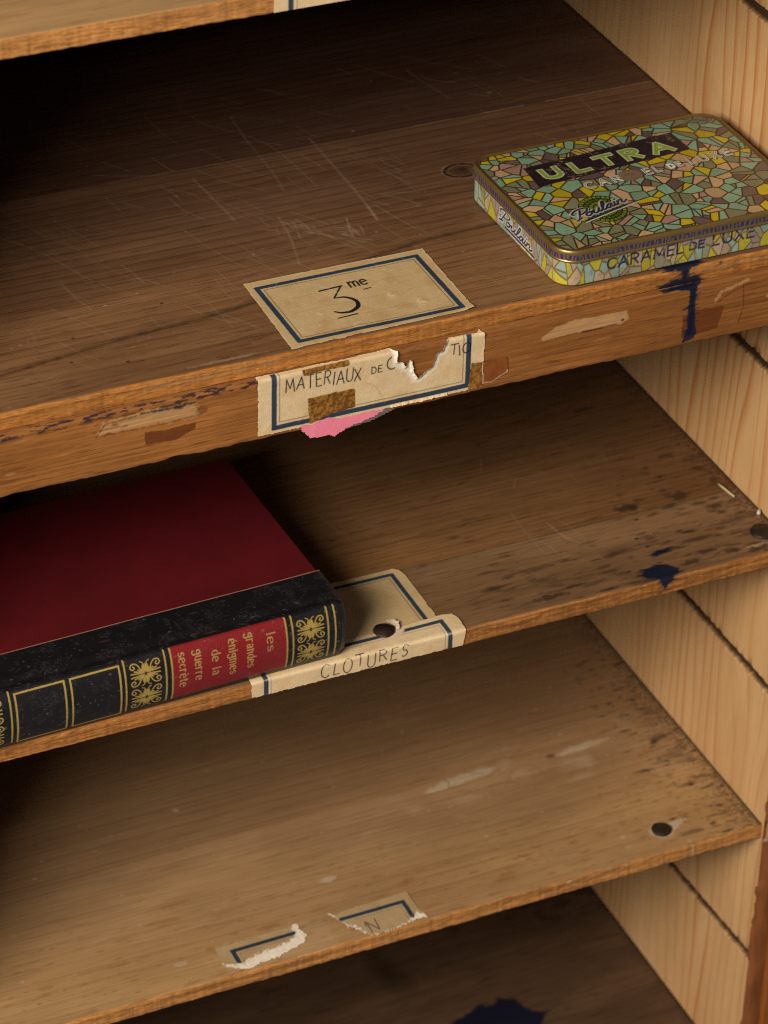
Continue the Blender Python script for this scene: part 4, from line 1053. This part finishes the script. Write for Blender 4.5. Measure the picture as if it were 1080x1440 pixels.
# seal of small green bricks
cx_, cy_ = -100.2, 32.6; rx_, ry_ = 11.0, 12.2
ru = np.hypot((cv.U - cx_) / rx_, (cv.V - cy_) / ry_); th = np.arctan2((cv.V - cy_) / ry_, (cv.U - cx_) / rx_) + math.pi
band_i = np.floor(ru * 5.2); fr = ru * 5.2 - band_i; nb = 6 + band_i * 6
ta = th / (2 * math.pi) * nb + band_i * .37; fa = ta - np.floor(ta)
gr = (np.abs(fr - .5) > .36) | (np.abs(fa - .5) > .38)
g1 = np.array((.17, .235, .02)); g2 = np.array((.012, .02, .006))
cs = np.where(gr[..., None], g2, g1 * (.7 + .5 * vnoise(np.floor(ta) * 3.1, band_i * 7.7, 3))[..., None])
dark = ((band_i == 3) | (band_i == 0))[..., None] * .45; cs = cs * (1 - dark)
a_ = np.clip((1 - ru) / .03 + .5, 0, 1)[..., None]; cv.c[..., :3] = cv.c[..., :3] * (1 - a_) + cs * a_
# title block
cv.poly([(-117.6, 60.8), (-36.4, 67.6), (-37.2, 85.8), (-116.6, 79.6)], (.022, .013, .018, 0), 1, .12)
ang = math.atan2(6.9, 79.6); eu = (math.cos(ang), math.sin(ang)); ev = (-math.sin(ang) * .4, 1)
PALE = (.52, .55, .38, 0); GRN = (.215, .335, .035, 0)
letters = []
for t_, x_a, y_a, w_ in (('U', -110.0, 66.4, 7.4), ('L', -94.6, 67.2, 6.2), ('T', -82.0, 68.0, 8.8), ('R', -67.6, 68.9, 6.8), ('A', -53.4, 69.6, 9.6)):
    gw, gs = G[t_]
    letters += place([[(px * w_ / gw, py * 8.4) for px, py in q] for q in gs], (x_a, y_a), eu, ev)
for w_, c_ in ((3.2, PALE), (1.9, GRN)):
    for q in letters: cv.stroke(q, w_, c_, 1, .05, cap='sq')
# CARAMEL DE LUXE in outlined capitals
OUT = (.72, .72, .60, 0); FILL = (.03, .03, .06, 0)
cap = []
for t_, x_a, y_a, xb, h_ in (('CAR', -97.6, 51.2, -79.6, 5.4), ('EL', -66.4, 53.4, -58.6, 5.0), ('DE', -53.8, 54.6, -47.4, 3.8), ('LUXE', -43.0, 54.8, -20.8, 5.2)):
    st, w_ = text(t_, h_, .5); k = (xb - x_a) / w_
    cap += place(st, (x_a, y_a), (k * eu[0], eu[1]), ev)
for q in cap: cv.stroke([(a_ + .2, b_ - .25) for a_, b_ in q], 2.2, FILL, .95, 0, cap='sq')
for q in cap: cv.stroke(q, 1.3, OUT, 1, .04, cap='sq')
for q in cap: cv.stroke(q, .45, (.03, .03, .06, 0), .0 if max(b_ for a_, b_ in q) - min(b_ for a_, b_ in q) < 3.9 else .9, 0, cap='sq')
cv.blob(-74.2, 55.8, 6.2, 5.2, (.20, .125, .085, 0), .96, .12, .1, 5, .10)
cv.flecks(60, -79, -67, 51, 61, 1.6, .3, (.12, .07, .05, 0), .6)
# brand script over the seal
e1_ = (math.cos(.265), math.sin(.265))
for s_ in script((-117.0, 26.8), 33, 3.6, e1_, (-.02, 1)): cv.stroke(s_, 2.3, (.55, .56, .44, 0), .75)
for s_ in script((-116.6, 27.0), 33, 3.6, e1_, (-.02, 1)): cv.stroke(s_, 1.15, NAVY, 1)
cv.stroke([(-112.0, 25.6), (-83.4, 33.6)], 1.2, NAVY, 1, 0, cap='sq'); cv.stroke([(-112.6, 24.2), (-82.6, 32.6)], .7, (.62, .62, .5, 0), .9)
# small emblem in the far corner
cv.blob(-18, 91, 7, 4.6, (.14, .15, .12, 0), .7, .25, 0, 3, .2)
for q in ([(-24, 92), (-18, 87.6), (-11, 92)], [(-21, 94), (-16, 90), (-12, 95)]): cv.stroke(q, .6, NAVY, .9)
# wear: rust and rubbed metal
wn = smooth(.60, .72, fbm(cv.U * .12, cv.V * .12, 77, 5)) * smooth(.5, .62, fbm(cv.U * 1.2, cv.V * 1.2, 79, 3)); cv.blend(sl, wn * .55, (.22, .17, .11, 0))
d = cv.poly_sd(rr_path(X0 + 2.3, X1 - 2.3, Y0 + 2.3, Y1 - 2.3, RC - 2.3, 2)[0].tolist(), sl)
cv.blend(sl, smooth(1.0, .2, -d), (.10, .062, .022, .2)); cv.hole = d > .3
scratches(cv, 22, -130, -12, 8, 94, 1.0, 5, .35, .3, 1.2, (.5, .45, .35, 0))
nzt = (fbm(cv.U * 1.6, cv.V * 1.6, 90, 3) - .5); cv.c[..., :3] *= (1 + nzt * .25)[..., None]
top = sheet('lid_top', cv, lambda U, V: (U, V, 17.86 + .30 * np.clip(-d / 10, 0, 1) ** .5 + (fbm(U * .03, V * .03, 5) - .5) * .5), M_TIN)
top.parent = lid; top.name = 'picture_panel'
bpy.context.view_layer.update()
top.matrix_parent_inverse = lid.matrix_world.inverted()

# ------------------------------------------------------------------ the book
BZ, BT = -170.5 + .55, 29.6
xa, xb = -441.0, -236.2
book = empty('book', ((xa + xb) / 2, 66, -170.5))
tag(book, 'thick red book with a black and gilt spine lying on its side', 'book')
bpy.context.view_layer.update()
def bchild(o): o.parent = book; o.matrix_parent_inverse = book.matrix_basis.inverted(); return o
# boards
def slab(name, z0, z1, mat):
    return bchild(link(name, boxmesh(name, xa, xb, 11.0, 133.5, z0, z1, .7), mat))
slab('front_cover', BZ + BT - 3.0, BZ + BT, M_COVER); slab('back_cover', BZ, BZ + 3.0, M_COVER)
bchild(link('page_block', boxmesh('page_block', xa + 4, xb - 4, 7.0, 130, BZ + 3.05, BZ + BT - 3.05, .2), M_PAGES))
bchild(link('headband', boxmesh('headband', xb - 4.2, xb - 2.2, 3.2, 7.2, BZ + 4, BZ + BT - 4, .8), M_HEADBAND))
# spine: v = arc length around the back, from the top board (v=0 at y=30) to the bottom board
zt = BZ + BT + .28; zb = BZ - .25; zm = (zt + zb) / 2
path = [(30.4, zt), (20, zt), (13, zt), (10.5, zt - .45), (8.6, zt - .75), (6.6, zt - .35), (5.2, zt - .2), (3.6, zt - .7)]
for a_ in np.linspace(62, -62, 22):
    path.append((3.4 - 3.6 * (math.cos(math.radians(a_)) - math.cos(math.radians(62))) / (1 - math.cos(math.radians(62))) + .0, zm + (zt - zm - 1.0) * math.sin(math.radians(a_)) / math.sin(math.radians(62))))
path += [(3.6, zb + .7), (5.2, zb + .2), (8.6, zb + .6), (12, zb), (20, zb), (30.4, zb)]
path = np.array(path); pl = np.concatenate([[0], np.cumsum(np.hypot(*np.diff(path, axis=0).T))])
i0 = 8; sA, sB = pl[i0], pl[i0 + 21]           # visible rounded back
cv = Cv(xa - .4, xb + .5, 0, pl[-1], .28, (.007, .0065, .0085, 0))
LS = sB - sA; pos = lambda f: sA + LS * f
GL = (.56, .40, .10, .3); RED = (.23, .010, .014, 0)
cv.poly([(-320.8, pos(-.05)), (-265.6, pos(-.05)), (-265.6, pos(.90)), (-320.8, pos(.90))], RED, 1, .1)
def gl(x, f0=-.03, f1=.9, w=.75): cv.stroke([(x, pos(f0)), (x, pos(f1))], w, GL, .92, .1)
for x in (-321.1, -324.0, -265.4, -262.4, -245.0, -241.4, -343.2, -396.6): gl(x)
def gbox(a0, a1): cv.rect(a0, a1, pos(.03), pos(.92), .8, GL, .92, .1)
gbox(-368.3, -345.6); gbox(-394.0, -371.2)
def ornament(cx, f0, f1, w):
    """a pair of scrolled palmettes"""
    for q, (fa, fb) in enumerate(((f0, (f0 + f1) / 2), ((f0 + f1) / 2, f1))):
        cy = pos((fa + fb) / 2); hh = (pos(fb) - pos(fa)) / 2 * .96; ww = w / 2
        for sx in (-1, 1):
            for sy in (-1, 1):
                T_ = lambda L: [(cx + sx * a_ * ww, cy + sy * b_ * hh) for a_, b_ in L]
                sp = [(.10, .08), (.30, .30), (.42, .62), (.62, .86), (.88, .86), (.98, .62), (.84, .46), (.70, .56), (.78, .70)]
                cv.stroke(catmull(T_(sp), 5), .55, GL, .9)
                for k in range(4):
                    a_ = math.radians(12 + 17 * k); l = .98 - .14 * k
                    cv.stroke(T_([(.16, .06 + .05 * k), (l * math.cos(a_), l * math.sin(a_) * .75)]), .62, GL, .9)
                cv.stroke(catmull(T_([(.12, .12), (.2, .5), (.12, .82), (.3, .95)]), 4), .4, GL, .85)
        cv.blob(cx, cy - hh * .45, ww * .20, hh * .36, GL, .95, .25, 0, 2, .1); cv.blob(cx, cy + hh * .45, ww * .20, hh * .34, GL, .95, .25, 0, 3, .1)
        cv.stroke([(cx - ww * .22, cy), (cx + ww * .22, cy)], .5, (.02, .018, .02, 0), .9)
        for k in (-.6, .6): cv.stroke([(cx, cy + hh * (k - .15)), (cx, cy + hh * (k + .15))], .2, (.03, .02, .02, 0), .7)
ornament(-253.6, .05, .90, 13.2); ornament(-333.6, .03, .90, 14.2); ornament(-407.5, .03, .90, 14.2); gl(-418); gl(-421.5)
# title, each word a line running down the spine
for wd, x_, f0, f1 in (('les', -273.6, .14, .48), ('grandes', -283.4, .06, .72), ('\u00e9nigmes', -292.0, .08, .76), ('de la', -300.4, .18, .66), ('guerre', -308.6, .10, .68), ('secr\u00e8te', -316.2, .08, .74)):
    hgt_ = 2.8; f1 = f0 + (f1 - f0) * .9
    st, w_ = text(wd, hgt_, .16); k = (pos(f1) - pos(f0)) / w_
    # baseline runs along +v (downwards), letter tops point to +x
    for s_ in place(st, (x_ - 1.5, pos(f0)), (0, k), (1.0, 0)):
        for a_, b_ in zip(s_[:-1], s_[1:]): cv.stroke([a_, b_], .66 if abs(a_[0] - b_[0]) > abs(a_[1] - b_[1]) * 1.3 else .36, (.48, .34, .12, .2), .9, .12)
# wear of the cloth
cv.flecks(24, xa, xb, 4, 26, 1.4, .35, (.13, .07, .05, 0), .6); cv.flecks(240, xa, xb, 2, pl[-1] - 20, .45, .3, (.16, .15, .14, 0), .6)
scratches(cv, 90, xa, xb, 3, 26, .5, 2.2, .4, .25, 1.2, (.07, .08, .10, 0))
wn = smooth(.5, .68, fbm(cv.U * .16, cv.V * .2, 7, 4)) * smooth(.48, .6, fbm(cv.U * 1.5, cv.V * 1.5, 8, 2)); cv.blend(sl, wn * .16, (.10, .09, .085, 0))
fr_ = smooth(3.0, .4, xb + .5 - cv.U + (fbm(cv.U * .5, cv.V * .6, 9) - .5) * 3); cv.blend(sl, fr_ * .3, (.06, .05, .045, 0))
cv.stroke([(xa, .2), (xb + .5, .2)], .7, (.38, .20, .13, 0), .9, .15)      # raw cut edge of the cloth
def spine_fn(U, V):
    y = np.interp(V, pl, path[:, 0]); z = np.interp(V, pl, path[:, 1])
    e = smooth(3.5, 0, xb + .5 - U) * ((V > sA - 3) & (V < sB + 3)); cen = (y - 8)
    return U, y + e * 1.2, z + (zm - z) * e * .09 + (fbm(U * .06, V * .08, 3) - .5) * .25
spn = bchild(sheet('spine', cv, spine_fn, M_LEATHER))

# the book lies slightly askew: turn it about its front right corner
a_ = math.radians(1.9); px, py = (xb - (xa + xb) / 2) * MM, (4 - 66) * MM
c0 = book.location.copy()
book.rotation_euler = (0, 0, a_)
book.location = (c0.x + px - (px * math.cos(a_) - py * math.sin(a_)), c0.y + py - (px * math.sin(a_) + py * math.cos(a_)), c0.z)
